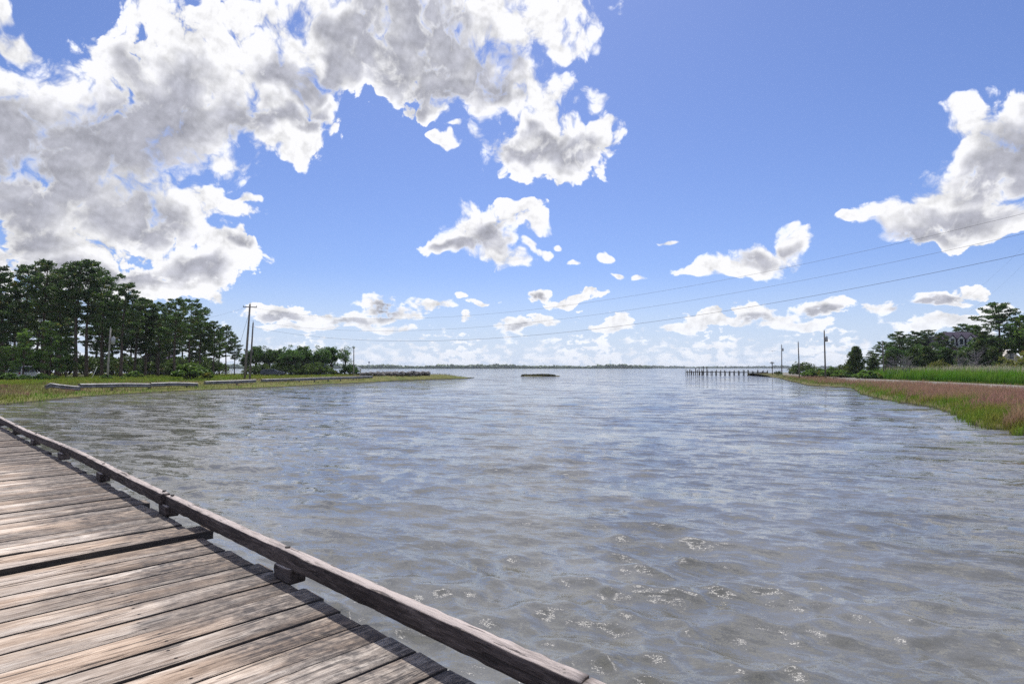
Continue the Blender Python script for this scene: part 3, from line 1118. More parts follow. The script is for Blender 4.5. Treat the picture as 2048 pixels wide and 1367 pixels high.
def make_pine(seed, H, crown0=0.45, spread=0.20, dens=1.0, leafsize=0.20, low=False):
    """Loblolly pine: tall bare trunk, level limbs, needle tufts in separate rounded masses."""
    g = np.random.default_rng(seed)
    limbs, cl, cr = [], [], []
    lean = Vector((g.normal() * 0.02, g.normal() * 0.02, 0))
    def axis(z):
        return Vector((lean.x * z + 0.10 * math.sin(z * 0.4 + seed), lean.y * z + 0.08 * math.cos(z * 0.33 + seed), z))
    r0 = 0.013 * H + 0.05
    zs = np.linspace(-0.3, H * 0.965, 14)
    limbs.append(([axis(z) for z in zs], [max(0.03, r0 * (1 - 0.86 * max(0, z) / H) * (1.25 if z < 0.3 else 1)) for z in zs]))
    nb = int((30 if not low else 34) * dens)
    for i in range(nb):
        f = crown0 + (1 - crown0) * (i + g.uniform(0, 0.9)) / nb
        f = min(f, 0.985)
        z = f * H
        u = (f - crown0) / (1 - crown0)
        wid = (math.sin(math.pi * min(1, 0.20 + 0.78 * u)) ** 0.8) if not low else (1.0 - 0.75 * u)
        L = H * spread * wid * g.uniform(0.65, 1.2) + 0.3
        an = i * 2.4 + g.uniform(-0.6, 0.6)
        rise = L * g.uniform(0.05, 0.45) * (0.5 + u)
        a = axis(z)
        b = a + Vector((math.cos(an) * L, math.sin(an) * L, rise))
        pts = curve_pts(a, b, -0.06 * L, 4, g)
        limbs.append((pts, list(np.linspace(max(0.035, r0 * 0.32 * (1 - 0.6 * u)), 0.015, 5))))
        nt = int(3 + L * 1.5)
        for t_ in range(nt):
            f2 = 0.35 + 0.65 * (t_ + g.random()) / nt
            p = a.lerp(b, f2)
            sd = Vector((-math.sin(an), math.cos(an), 0)) * g.normal() * 0.25 * L
            e = p + sd * (1.1 - 0.5 * f2) + Vector((0, 0, g.uniform(0.0, 0.5)))
            if (e - p).length > 0.35:
                limbs.append(([p, e], [0.02, 0.01]))
            cl.append(tuple(e))
            cr.append(g.uniform(0.30, 0.62) * (0.8 + 0.02 * H))
    cl.append(tuple(axis(H * 0.97)))
    cr.append(0.6)
    V, F = leaf_faces(np.array(cl), np.array(cr), int(30 * min(dens, 1.3)), leafsize, g, 0.55, 2.2, 0.35)
    return limb_mesh(limbs, 'trunk', M_['bark']), (V, F)


def make_broadleaf(seed, H, W_, trunk=0.22, dens=1.0, leafsize=0.22, open_=0.0, bark='bark_grey'):
    g = np.random.default_rng(seed)
    limbs, cl, cr = [], [], []
    fork = H * trunk
    r0 = 0.018 * H + 0.04
    limbs.append(([Vector((0, 0, -0.3)), Vector((0.03 * H * g.normal() * 0.3, 0, fork * 0.5)), Vector((0, 0, fork))], [r0 * 1.25, r0, r0 * 0.85]))
    nl = int(7 * dens) + 2
    for i in range(nl):
        an = i * 2.4 + g.uniform(-0.5, 0.5)
        f = g.uniform(0.25, 1.0)
        out_ = W_ * 0.5 * math.sqrt(g.random()) * (1.05 - 0.35 * f)
        tip = Vector((math.cos(an) * out_, math.sin(an) * out_, fork + (H * 0.93 - fork) * (0.35 + 0.65 * f)))
        pts = curve_pts(Vector((0, 0, fork * g.uniform(0.7, 1.0))), tip, 0.10 * H * g.uniform(0.2, 1), 4, g)
        limbs.append((pts, list(np.linspace(r0 * 0.55, 0.02, 5))))
        for j in range(int(9 * dens)):
            f2 = g.uniform(0.35, 1.0)
            k_ = min(3, int(f2 * 4))
            p = pts[k_].lerp(pts[k_ + 1], f2 * 4 - k_)
            d = Vector(g.normal(size=3))
            d.z = abs(d.z) * 0.6 - 0.12
            e = p + d.normalized() * W_ * g.uniform(0.08, 0.24)
            e.z = min(e.z, H * 0.99)
            limbs.append(([p, e], [0.022, 0.008]))
            if g.random() > open_:
                cl.append(tuple(e))
                cr.append(W_ * g.uniform(0.065, 0.125))
    V, F = leaf_faces(np.array(cl), np.array(cr), int(42 * dens * (1 - 0.4 * open_)), leafsize, g, 0.8, 1.5, 0.0)
    return limb_mesh(limbs, 'trunk', M_[bark]), (V, F)


def make_cedar(seed, H, W_, leafsize=0.2):
    g = np.random.default_rng(seed)
    limbs, cl, cr = [], [], []
    r0 = 0.02 * H + 0.04
    limbs.append(([Vector((0, 0, -0.3)), Vector((0.05, 0, H * 0.5)), Vector((0, 0.04, H * 0.96))], [r0, r0 * 0.6, 0.02]))
    n = 60
    for i in range(n):
        f = 0.08 + 0.9 * (i / n)
        wid = W_ * 0.5 * (1 - f) ** 0.7 * g.uniform(0.55, 1.15) + 0.12
        an = i * 2.4 + g.uniform(-0.4, 0.4)
        a = Vector((0, 0, f * H))
        b = a + Vector((math.cos(an) * wid, math.sin(an) * wid, wid * g.uniform(0.2, 0.75)))
        limbs.append(([a, b], [0.03, 0.01]))
        for k_ in range(3):
            e = a.lerp(b, 0.45 + 0.27 * k_)
            cl.append((e.x + g.normal() * 0.1, e.y + g.normal() * 0.1, min(H, e.z + g.uniform(-0.1, 0.25))))
            cr.append(g.uniform(0.25, 0.5) * (0.5 + 0.12 * W_))
    V, F = leaf_faces(np.array(cl), np.array(cr), 34, leafsize, g, 1.15, 2.0, 0.6)
    return limb_mesh(limbs, 'trunk', M_['bark']), (V, F)


def make_shrub(seed, H, W_, leafsize=0.16, n=70, per=40):
    g = np.random.default_rng(seed)
    limbs, cl, cr = [], [], []
    for i in range(n):
        an = g.uniform(0, 6.28)
        rr = math.sqrt(g.random())
        x = math.cos(an) * rr * W_ * 0.46
        y = math.sin(an) * rr * W_ * 0.46
        top = H * (1 - 0.55 * rr ** 2) * g.uniform(0.72, 1.0)
        z = top * g.uniform(0.3, 0.95) ** 0.6
        cl.append((x, y, z))
        cr.append(min(H, W_) * g.uniform(0.10, 0.17))
        if i % 3 == 0:
            limbs.append(([Vector((x * 0.15, y * 0.15, -0.2)), Vector((x * 0.6, y * 0.6, z * 0.55)), Vector((x, y, z))], [0.035, 0.025, 0.01]))
    V, F = leaf_faces(np.array(cl), np.array(cr), per, leafsize, g, 0.85, 1.5, 0.2)
    return limb_mesh(limbs, 'stem', M_['bark_grey']), (V, F)


def make_dead(seed, H, W_):
    """Bare bleached tree: forking limbs and a haze of real twigs."""
    g = np.random.default_rng(seed)
    limbs = [([Vector((0, 0, -0.3)), Vector((g.normal() * 0.1, 0, H * 0.5)), Vector((g.normal() * 0.2, 0.1, H))], [0.03 * H ** 0.7, 0.02 * H ** 0.7, 0.015])]
    tw = []
    for i in range(34):
        f = g.uniform(0.15, 0.95)
        a = Vector((0, 0, f * H))
        an = i * 2.4
        L = W_ * 0.5 * g.uniform(0.4, 1.1) * (1.1 - 0.6 * f)
        b = a + Vector((math.cos(an) * L, math.sin(an) * L, L * g.uniform(0.1, 0.8)))
        limbs.append((curve_pts(a, b, 0.05, 3, g), [0.035, 0.025, 0.018, 0.010]))
        for j in range(7):
            p = a.lerp(b, g.uniform(0.3, 1.0))
            e = p + Vector(g.normal(size=3)) * 0.28 * L
            tw.append((p, e))
    mb = MB()
    for p, e in tw:
        mb.tube([p, e], [0.014, 0.006], 3)
    return limb_mesh(limbs, 'trunk', M_['bark_dead'], 5), mb.mesh('twigs', M_['bark_dead'])


def crown_mesh(name, vf, mat):
    return np_mesh(name, vf[0], vf[1], False, mat)


ORD = ['first', 'second', 'third', 'fourth', 'fifth', 'sixth', 'seventh', 'eighth', 'ninth', 'tenth', 'eleventh', 'twelfth', 'thirteenth', 'fourteenth',
       'fifteenth', 'sixteenth', 'seventeenth', 'eighteenth', 'nineteenth', 'twentieth']


class Kit:
    """Prototype meshes of one kind of plant, reused at different sizes."""
    def __init__(self, name, parts, protos, heights):
        self.name, self.parts, self.protos, self.heights = name, parts, protos, heights
        self.count = 0

    def place(self, px, Y, ytop, label, cat, group, var=None, wide=1.0, rot=None, base=None, height=None):
        p = base if base is not None else stand(px, Y)
        H = height if height is not None else height_to(px, Y, ytop) + 0.05
        i = var if var is not None else self.count % len(self.protos)
        self.count += 1
        s = H / self.heights[i]
        e = empty(self.name, p, rnd.uniform(0, 6.28) if rot is None else rot)
        e.scale = (s * wide, s * wide, s)
        tag(e, label, cat, group)
        for nm, me in zip(self.parts, self.protos[i]):
            link(nm, me, e)
        return e


def kit(name, parts, maker, specs, mat, crown='crown'):
    protos, hs = [], []
    for args in specs:
        tr, vf = maker(*args[0], **args[1]) if isinstance(args[0], tuple) else maker(*args)
        me = crown_mesh(crown, vf, mat) if isinstance(vf, tuple) else vf
        zs = np.empty(len(me.vertices) * 3, dtype=np.float32)
        me.vertices.foreach_get('co', zs)
        protos.append((tr, me))
        hs.append(float(zs.reshape(-1, 3)[:, 2].max()))
    return Kit(name, parts, protos, hs)


pines = kit('pine_tree', ('trunk', 'crown'), make_pine,
            [((1, 18), dict(crown0=0.50, spread=0.19)), ((2, 18), dict(crown0=0.42, spread=0.21)), ((3, 18), dict(crown0=0.36, spread=0.20, dens=1.15)),
             ((4, 18), dict(crown0=0.55, spread=0.22, dens=0.9)), ((5, 18), dict(crown0=0.30, spread=0.22, dens=1.25)), ((6, 18), dict(crown0=0.40, spread=0.18, dens=1.1))], M_['pine'])
young = kit('pine_tree', ('trunk', 'crown'), make_pine,
            [((11, 10), dict(crown0=0.18, spread=0.26, low=True, leafsize=0.17)), ((12, 10), dict(crown0=0.12, spread=0.30, low=True, leafsize=0.17))], M_['pine_young'])
broad = kit('broadleaf_tree', ('trunk', 'crown'), make_broadleaf,
            [((21, 8, 6.0), dict(dens=1.25)), ((22, 8, 7.0), dict(dens=1.35)), ((23, 8, 5.5), dict(dens=1.2, trunk=0.15)), ((24, 8, 6.5), dict(dens=1.0, open_=0.35, leafsize=0.18))], M_['leaf'])
bright = kit('broadleaf_tree', ('trunk', 'crown'), make_broadleaf,
             [((25, 8, 6.0), dict(dens=1.3, leafsize=0.22)), ((26, 8, 6.5), dict(dens=1.2))], M_['leaf_bright'])
cedars = kit('cedar_tree', ('trunk', 'crown'), make_cedar, [(31, 7, 4.4), (32, 7, 5.0), (33, 7, 5.6)], M_['cedar'])
shrubs = kit('shrub', ('stem', 'foliage'), make_shrub, [(41, 2.6, 4.6), (42, 2.4, 3.6), (43, 2.0, 3.2)], M_['leaf'], 'foliage')
shrubs_b = kit('shrub', ('stem', 'foliage'), make_shrub, [(44, 1.6, 2.6), (45, 1.5, 2.4), (46, 1.8, 2.6)], M_['leaf_bright'], 'foliage')
shrubs_y = kit('shrub', ('stem', 'foliage'), make_shrub, [(47, 3.0, 4.0), (48, 2.6, 4.0)], M_['leaf_yellow'], 'foliage')
shrubs_d = kit('shrub', ('stem', 'foliage'), make_shrub, [(51, 3.0, 5.2), (52, 2.6, 4.4)], M_['cedar'], 'foliage')
dead = kit('dead_tree', ('trunk', 'twigs'), make_dead, [(61, 6, 4.5), (62, 6, 5.5), (63, 5, 4.5)], None, 'twigs')

# the pine grove on the left bank: (photo column, distance, photo row of the top, prototype)
grove = [(-30, 92, 552, 4), (8, 96, 530, 2), (48, 108, 523, 1), (86, 100, 519, 3), (122, 112, 545, 5), (150, 96, 514, 0), (172, 99, 520, 3), (203, 116, 556, 1),
         (241, 99, 562, 5), (268, 112, 592, 2), (292, 120, 593, 0), (318, 114, 603, 4), (350, 106, 592, 1), (378, 116, 596, 3), (402, 120, 622, 5), (428, 120, 640, 2),
         (452, 126, 648, 0), (470, 130, 668, 5)]
for i, (px, Y, yt, v) in enumerate(grove):
    look = ['tall dark pine with a bare lower trunk', 'tall dark pine with layered limbs', 'dense dark pine'][i % 3]
    pines.place(px, Y, yt, f'{look}, {ORD[i]} from the left in the bank grove', 'pine tree', 'pines on the left bank', v, wide=rnd.uniform(0.95, 1.15))
back = [(-20, 135, 600, 4), (30, 140, 598, 4), (72, 132, 590, 2), (112, 142, 606, 4), (190, 138, 612, 2), (225, 142, 610, 4), (262, 146, 625, 4), (300, 148, 632, 2), (338, 142, 628, 4), (368, 150, 640, 2), (410, 146, 652, 4), (440, 150, 668, 2)]
for i, (px, Y, yt, v) in enumerate(back):
    pines.place(px, Y, yt - 8, f'dark pine deep in the left grove, {ORD[i]} from the left in the back row', 'pine tree', 'pines at the back of the left grove', v, wide=1.2)
for px, Y, yt, v, lb in ((46, 86, 655, 0, 'light green young pine at the left edge of the grove'), (100, 89, 640, 1, 'light green young pine beside the white vehicle'),
                         (134, 92, 668, 0, 'light green low-branched pine near the bent guardrail end'), (12, 88, 690, 1, 'small yellowish young pine at the far left edge')):
    young.place(px, Y, yt, lb, 'pine tree', 'young pines on the left bank', v)
mid = [(26, 118, 600, 4), (112, 122, 610, 2), (206, 124, 612, 4), (312, 128, 632, 2), (392, 130, 648, 4)]
for i, (px, Y, yt, v) in enumerate(mid):
    pines.place(px, Y, yt, f'low-branched dark pine filling the grove, {ORD[i]} from the left in the middle row', 'pine tree', 'pines in the middle of the left grove', v, wide=1.05)
bl = [(512, 136, 690, 0), (535, 132, 690, 1), (560, 136, 696, 2), (582, 130, 688, 1), (604, 133, 690, 0), (640, 134, 689, 1), (664, 138, 691, 0)]
for i, (px, Y, yt, v) in enumerate(bl):
    broad.place(px, Y, yt, f'round dark leafy tree, {ORD[i]} from the left in the row beyond the lawn', 'tree', 'leafy trees beyond the lawn', v, wide=rnd.uniform(0.9, 1.1))
for px, Y, yt, v, lb in ((567, 138, 700, 2, 'dark leafy tree behind the row, left of the blue-grey roof'), (622, 141, 704, 2, 'dark leafy tree behind the row, right of the blue-grey roof'), (494, 140, 702, 2, 'dark leafy tree behind the twin utility poles')):
    broad.place(px, Y, yt, lb, 'tree', 'leafy trees beyond the lawn', v, wide=1.1)
broad.place(690, 136, 690, 'thin open-crowned tree left of the lone pole by the pavilion', 'tree', None, 3, wide=1.0)
shrubs_b.place(385, 88, 724, 'big rounded green bush in front of the grove by the guardrail', 'bush', None, 0, wide=1.25)
for px, Y, yt, v, lb in ((18, 76, 744, 0, 'bright green shrub at the left edge of the bank'), (52, 78, 748, 1, 'bright green shrub below the white vehicle'), (84, 78, 745, 2, 'bright green shrub right of the white vehicle'),
                         (108, 82, 749, 1, 'bright green shrub above the bent guardrail end'), (140, 86, 752, 0, 'small bright shrub left of the leaning stake'), (213, 84, 748, 1, 'small bright shrub at the foot of the pale pole'),
                         (246, 86, 752, 2, 'small bright shrub between pale pole and big bush'), (270, 96, 740, 0, 'leafy sapling shrub in front of the dark house')):
    shrubs_b.place(px, Y, yt, lb, 'bush', 'bright shrubs on the left bank', v, wide=1.2)
hedge = [(504, 128, 730), (526, 127, 726), (562, 129, 722), (584, 127, 728), (606, 128, 730), (630, 129, 722), (652, 130, 730)]
for i, (px, Y, yt) in enumerate(hedge):
    shrubs_d.place(px, Y, yt, f'dark low bush under the leafy row beyond the lawn, {ORD[i]} from the left', 'bush', 'dark bushes under the leafy row', i % 2, wide=1.1)
shrubs.place(700, 133, 726, 'dark leafy bush beside the small pavilion', 'bush', None, 1)
shrubs_d.place(668, 132, 740, 'low dark bush beneath the leafy trees by the shore', 'bush', None, 1, wide=1.3)

under = [(-10, 128, 690), (25, 130, 694), (60, 132, 690), (95, 134, 706), (130, 136, 702), (165, 140, 708), (195, 130, 712), (225, 136, 706), (258, 140, 708), (335, 138, 706), (365, 134, 710), (398, 140, 708), (425, 138, 716), (345, 128, 722), (230, 124, 722)]
for i, (px, Y, yt) in enumerate(under):
    shrubs_d.place(px, Y, yt, f'tall shaded thicket bush under the grove, {ORD[i]} from the left of the thicket' if i < 13 else ['low shaded bush right of the shaded house', 'low shaded bush left of the shaded house'][i - 13], 'bush', 'thicket under the left grove', i % 2, wide=1.15)

# right bank
rp = [(1766, 140, 681, 4), (1800, 132, 661, 3), (1834, 138, 660, 0), (1858, 136, 658, 3), (1890, 150, 662, 5), (1918, 152, 646, 2), (1946, 152, 648, 4)]
for i, (px, Y, yt, v) in enumerate(rp):
    pines.place(px, Y, yt, f'open-crowned pine on the right bank, {ORD[i]} of the row left of the big pine', 'pine tree', 'pines on the right bank', v, wide=1.25)
pines.place(1889, 121, 664, 'slim pine standing just left of the dormers', 'pine tree', None, 5, wide=1.2)
fill = [(1748, 150, 700, 2), (1782, 148, 682, 4), (1815, 146, 672, 2), (1846, 150, 672, 4), (1874, 146, 676, 5), (1905, 160, 664, 2), (1962, 156, 660, 4)]
for i, (px, Y, yt, v) in enumerate(fill):
    pines.place(px, Y, yt, f'full dark pine in the right-bank back row, {ORD[i]} from the left', 'pine tree', 'back row of pines on the right bank', v, wide=1.5)
pines.place(2003, 116, 601, 'big dark round-crowned pine beside the dormered house', 'pine tree', None, 4, wide=1.55)
pines.place(2090, 120, 600, 'dark pine cut off by the right edge of the picture', 'pine tree', None, 2, wide=1.3)
for px, Y, yt, v, lb in ((1790, 128, 692, 0, 'leafy tree left of the rusty cedar on the right bank'), (1824, 130, 686, 1, 'leafy tree behind the rusty cedar on the right bank'), (1848, 132, 682, 2, 'leafy tree behind the olive cedar'),
                         (1868, 126, 692, 1, 'leafy tree at the left of the porch roof'), (1976, 124, 668, 0, 'leafy tree between the house and the big pine'), (1958, 120, 674, 2, 'leafy tree hiding the right end of the dormered roof'), (1896, 119, 692, 0, 'leafy tree before the left corner of the house')):
    broad.place(px, Y, yt, lb, 'tree', 'leafy trees on the right bank', v, wide=1.1)
bright.place(2050, 112, 628, 'light green leafy tree at the right edge', 'tree', None, 1)
for px, Y, yt, v, lb, w in ((1712, 118, 690, 1, 'pointed dark cedar right of the tallest right-bank pole', 1.0), (1700, 122, 716, 2, 'broad low cedar touching the pointed cedar', 1.1),
                            (1745, 122, 712, 0, 'brownish cedar left of the thin pole', 1.2), (1780, 124, 703, 1, 'dark cedar right of the thin pole', 1.1), (1828, 120, 692, 2, 'rusty green cedar in front of the right-bank pines', 1.1),
                            (1856, 120, 690, 0, 'olive cedar left of the porch roof', 1.2), (1880, 126, 698, 1, 'dark cedar against the left corner of the dormered house', 1.0), (1922, 112, 700, 2, 'dark cedar in front of the house walls', 0.9), (1985, 112, 690, 2, 'dark cedar under the big pine', 1.2), (1902, 118, 700, 1, 'dark cedar before the left dormer of the house', 1.0), (1938, 116, 697, 0, 'dark cedar below the right dormer of the house', 1.0), (1962, 114, 676, 1, 'tall dark cedar between the dormers and the big pine', 1.0)):
    cedars.place(px, Y, yt, lb, 'cedar tree', 'cedars on the right bank', v, wide=w)
for px, Y, yt, v, lb, w in ((1606, 168, 722, 0, 'dark windswept bush at the point, behind the short pole', 1.2), (1588, 172, 736, 1, 'low dark bush at the tip of the right bank', 1.0), (1555, 186, 741, 1, 'low dark bush at the foot of the nesting platform', 1.2), (1686, 124, 727, 0, 'dark bush left of the cedars', 1.0)):
    shrubs_d.place(px, Y, yt, lb, 'bush', 'dark bushes on the right bank', v, wide=w)
for px, Y, yt, v, lb, w in ((1622, 138, 738, 0, 'green shrub behind the lane by the short pole', 1.6), (1640, 132, 735, 1, 'green shrub left of the tallest right-bank pole', 1.5), (1662, 128, 732, 2, 'green shrub right of the tallest right-bank pole', 1.4),
                            (1684, 118, 738, 0, 'small green shrub in front of the dark bush', 1.3), (1735, 106, 738, 1, 'green shrub at the left end of the reeds', 1.3)):
    shrubs_b.place(px, Y, yt, lb, 'bush', 'green shrubs by the lane', v, wide=w)
shrubs_y.place(2028, 98, 711, 'yellow-green bush above the reeds at the right edge', 'bush', None, 0, wide=1.1)
shrubs_y.place(2062, 100, 700, 'tall yellowing bush cut off by the right edge', 'bush', None, 1, wide=1.1)
shrubs_y.place(1884, 104, 715, 'small yellow-green bush under the porch roof', 'bush', None, 1, wide=0.8)
for px, Y, yt, v, lb in ((1806, 104, 702, 1, 'bare bleached tree above the reeds, leftmost of the dead trees'), (1784, 106, 712, 2, 'low thicket of bare grey twigs right of the thin pole'), (1818, 103, 716, 2, 'small bare grey tree beside the leftmost dead tree'),
                         (1918, 101, 708, 0, 'bare bleached tree in front of the brick-coloured house wall'), (1952, 102, 688, 1, 'tallest bare grey tree, in front of the house'), (1943, 100, 718, 2, 'small bare tree at the foot of the tallest dead tree')):
    dead.place(px, Y, yt, lb, 'dead tree', 'dead trees above the reeds', v)


# ------------------------------------------------------------------ grasses (uncountable)
def blades(name, pts, hmean, hvar, width, mat, label, lean=0.25, seg=1, tilt=(0.06, 0.0), seed=0, plume=None):
    """One mesh of grass blades; pts (n,3) are roots. Each blade tapers and bends."""
    g = np.random.default_rng(seed)
    n = len(pts)
    h = hmean * np.clip(1 + g.normal(size=n) * hvar, 0.4, 1.8)
    h = h * np.clip(0.92 + 0.30 * smoothnoise(pts[:, 0] * 0.55, pts[:, 1] * 0.55, seed + 90) + 0.15 * smoothnoise(pts[:, 0] * 1.9, pts[:, 1] * 1.9, seed + 91), 0.45, 1.5)
    an = g.uniform(0, 6.28, n)
    w = width * g.uniform(0.6, 1.4, n)
    side = np.stack([np.cos(an), np.sin(an), np.zeros(n)], 1) * w[:, None] / 2
    ld = np.stack([g.normal(size=n) * lean + tilt[0], g.normal(size=n) * lean + tilt[1], np.ones(n)], 1)
    root = pts - [0, 0, 0.06]
    mid = pts + ld * [0.35, 0.35, 1.0] * (h * 0.55)[:, None]
    tip = pts + ld * h[:, None]
    V = np.stack([root - side, root + side, mid + side * 0.8, mid - side * 0.8, tip], 1).reshape(-1, 3)
    b = np.arange(n)[:, None] * 5
    Q = b + np.array([[0, 1, 2, 3]])
    T = b + np.array([[3, 2, 4]])
    me = np_mesh(name, V, [Q, T], False, mat)
    a = me.attributes.new('tip', 'FLOAT', 'POINT')
    a.data.foreach_set('value', np.tile(np.array([0, 0, 0.55, 0.55, 1.0], dtype=np.float32), n))
    a = me.attributes.new('blade', 'FLOAT', 'POINT')
    a.data.foreach_set('value', np.repeat(g.random(n).astype(np.float32), 5))
    o = link(name, me)
    tag(o, label, kind='stuff')
    return o


def land_heights(xy, which):
    """Heights of many points at once through a fine grid of ray casts."""
    out = np.full(len(xy), np.nan)
    for i, (x, y) in enumerate(xy):
        h = GROUND.ray_cast(Vector((x, y, 50)), Vector((0, 0, -1)))
        if h[0] is not None:
            out[i] = h[0].z
    return out


class HeightGrid:
    def __init__(self, x0, x1, y0, y1, step):
        self.x0, self.y0, self.s = x0, y0, step
        self.nx, self.ny = int((x1 - x0) / step) + 2, int((y1 - y0) / step) + 2
        self.z = np.full((self.nx, self.ny), -0.45)
        for i in range(self.nx):
            for j in range(self.ny):
                h = GROUND.ray_cast(Vector((x0 + i * step, y0 + j * step, 50)), Vector((0, 0, -1)))
                if h[0] is not None:
                    self.z[i, j] = h[0].z

    def __call__(self, xy):
        fx = np.clip((xy[:, 0] - self.x0) / self.s, 0, self.nx - 1.001)
        fy = np.clip((xy[:, 1] - self.y0) / self.s, 0, self.ny - 1.001)
        i, j = fx.astype(int), fy.astype(int)
        u, v = fx - i, fy - j
        z = self.z
        return (z[i, j] * (1 - u) * (1 - v) + z[i + 1, j] * u * (1 - v) + z[i, j + 1] * (1 - u) * v + z[i + 1, j + 1] * u * v)


def dist_to_line(xy, line):
    """distance from points to a polyline, and which side is not needed"""
    P = np.array([[p.x, p.y] for p in line])
    best = np.full(len(xy), 1e9)
    for a, b in zip(P[:-1], P[1:]):
        ab = b - a
        t = np.clip(((xy - a) @ ab) / (ab @ ab + 1e-9), 0, 1)
        d = np.hypot(*(xy - (a + t[:, None] * ab)).T)
        best = np.minimum(best, d)
    return best


def scatter(px0, px1, Y0, Y1, n, seed, nearpow=1.0):
    """Random roots over a sector of ground, thinning out with distance as the eye needs fewer."""
    g = np.random.default_rng(seed)
    u = g.random(n)
    Y = Y0 * (Y1 / Y0) ** (u ** nearpow)
    px = g.uniform(px0, px1, n)
    return np.stack([(px - 1024) / FPX * Y, Y], 1)


HG_R = HeightGrid(10, 150, 12, 200, 0.8)
HG_L = HeightGrid(-110, 0, 30, 180, 0.8)
lane_pts = LANE[::3]
rshore = rf[::4]
lshore = lf[::4]


def drop(xy, hg, lo=0.03):
    z = hg(xy)
    keep = z > lo
    return xy[keep], z[keep]


def field(xy, hg, keep_fn, lo=0.03):
    xy, z = drop(xy, hg, lo)
    k = keep_fn(xy)
    return np.column_stack([xy[k], z[k]])


gseed = np.random.default_rng(77)


def ragged(xy, s, seed):
    return smoothnoise(xy[:, 0] * s, xy[:, 1] * s, seed)


# right marsh: green cordgrass along the water, rosy seeding grass behind it up to the lane
def k_pink(xy):
    ds = dist_to_line(xy, rshore)
    dl = dist_to_line(xy, lane_pts)
    return (ds > 1.5 + 1.5 * ragged(xy, 0.35, 5) + 1.2 * ragged(xy, 1.1, 55)) & (dl > 2.9) & (ds < 60) & beyond_lane(xy, False)


def lane_side(xy):
    """+1 on the water side of the lane"""
    P = np.array([[p.x, p.y] for p in lane_pts])
    d = ((xy[:, None, :] - P[None, :-1]) ** 2).sum(-1)
    k = d.argmin(1)
    t = P[k + 1] - P[k]
    r = xy - P[k]
    return np.sign(t[:, 0] * r[:, 1] - t[:, 1] * r[:, 0])


WATER_SIDE = lane_side(np.array([[20.0, 24.5]]))[0]


def beyond_lane(xy, far):
    s = lane_side(xy)
    return (s != WATER_SIDE) if far else (s == WATER_SIDE)


p = field(scatter(1560, 2420, 21, 170, 210000, 1, 1.15), HG_R, k_pink)
blades('marsh_grass', p, 0.58, 0.22, 0.022, M_['pink'], 'rosy pink seeding marsh grass on the right bank', 0.22, seed=2)
p = field(scatter(1520, 2420, 20, 190, 150000, 3, 1.1), HG_R, lambda xy: (dist_to_line(xy, rshore) < 2.6 + 1.7 * ragged(xy, 0.35, 5) + 1.2 * ragged(xy, 1.1, 55)) & beyond_lane(xy, False), -0.14)
blades('cordgrass', p, 0.48, 0.25, 0.024, M_['cord'], 'green cordgrass fringing the water on the right bank', 0.28, seed=4)
p = field(scatter(1560, 2420, 20, 150, 60000, 35, 1.1), HG_R, lambda xy: (dist_to_line(xy, rshore) < 1.9) & (ragged(xy, 1.3, 66) + 0.6 * ragged(xy, 3.1, 67) > 0.35), -0.33)
p[:, 2] = np.maximum(p[:, 2], -0.12)
blades('shallows_grass', p, 0.50, 0.3, 0.02, M_['cord'], 'scattered green stems standing in the shallows of the right bank', 0.3, seed=36)
p = field(scatter(1540, 2300, 45, 190, 50000, 5, 1.0), HG_R, lambda xy: (dist_to_line(xy, lane_pts) < 4.6) & (dist_to_line(xy, lane_pts) > 2.1))
blades('verge_grass', p, 0.30, 0.3, 0.03, M_['meadow'], 'straw-green verge grass beside the lane', 0.3, seed=6)


def k_reed(xy):
    dl = dist_to_line(xy, lane_pts)
    px = 1024 + 1200 * xy[:, 0] / xy[:, 1]
    return (dl > 4.2) & (dl < 17) & beyond_lane(xy, True) & (px > 1738 + 14 * ragged(xy, 0.5, 9))


p = field(scatter(1720, 2330, 55, 135, 90000, 7, 1.0), HG_R, k_reed)
blades('reed_bed', p, 1.75, 0.16, 0.055, M_['reed'], 'bright green reed bed behind the lane on the right bank', 0.16, tilt=(0.12, 0.0), seed=8)
p2 = p[(dist_to_line(p[:, :2], lane_pts) > 8)][::3]
blades('reed_plumes', p2 + [0, 0, 1.35], 0.85, 0.2, 0.05, M_['plume'], 'tan feathery plumes above the green reed bed', 0.2, tilt=(0.10, 0.0), seed=9)
p = field(scatter(1560, 1760, 95, 185, 26000, 10, 1.0), HG_R, lambda xy: (dist_to_line(xy, lane_pts) > 3.4) & (dist_to_line(xy, lane_pts) < 14) & beyond_lane(xy, True))
blades('roadside_grass', p, 0.75, 0.3, 0.06, M_['reed'], 'bright grass between the lane and the shrubs near the point', 0.25, seed=11)

# left bank
p = field(scatter(-260, 960, 38, 175, 120000, 12, 1.1), HG_L, lambda xy: (dist_to_line(xy, lshore) < 1.9 + 0.9 * ragged(xy, 0.4, 6)), -0.14)
blades('shore_grass', p, 0.30, 0.25, 0.035, M_['cord'], 'green grass fringing the water on the left bank', 0.28, seed=13)
p = field(scatter(-260, 960, 42, 175, 110000, 14, 1.1), HG_L, lambda xy: (dist_to_line(xy, lshore) > 1.5 + 0.9 * ragged(xy, 0.4, 6)) & (dist_to_line(xy, lshore) < 9 + 2 * ragged(xy, 0.2, 16)))
blades('russet_weeds', p, 0.33, 0.3, 0.035, M_['weedred'], 'russet weeds around the guardrail on the left bank', 0.28, seed=15)
p = field(scatter(-260, 760, 52, 165, 110000, 16, 1.0), HG_L, lambda xy: (dist_to_line(xy, lshore) > 8 + 2 * ragged(xy, 0.2, 16)))
blades('meadow', p, 0.26, 0.35, 0.05, M_['meadow'], 'yellow-green meadow grass under the left grove', 0.3, seed=17)

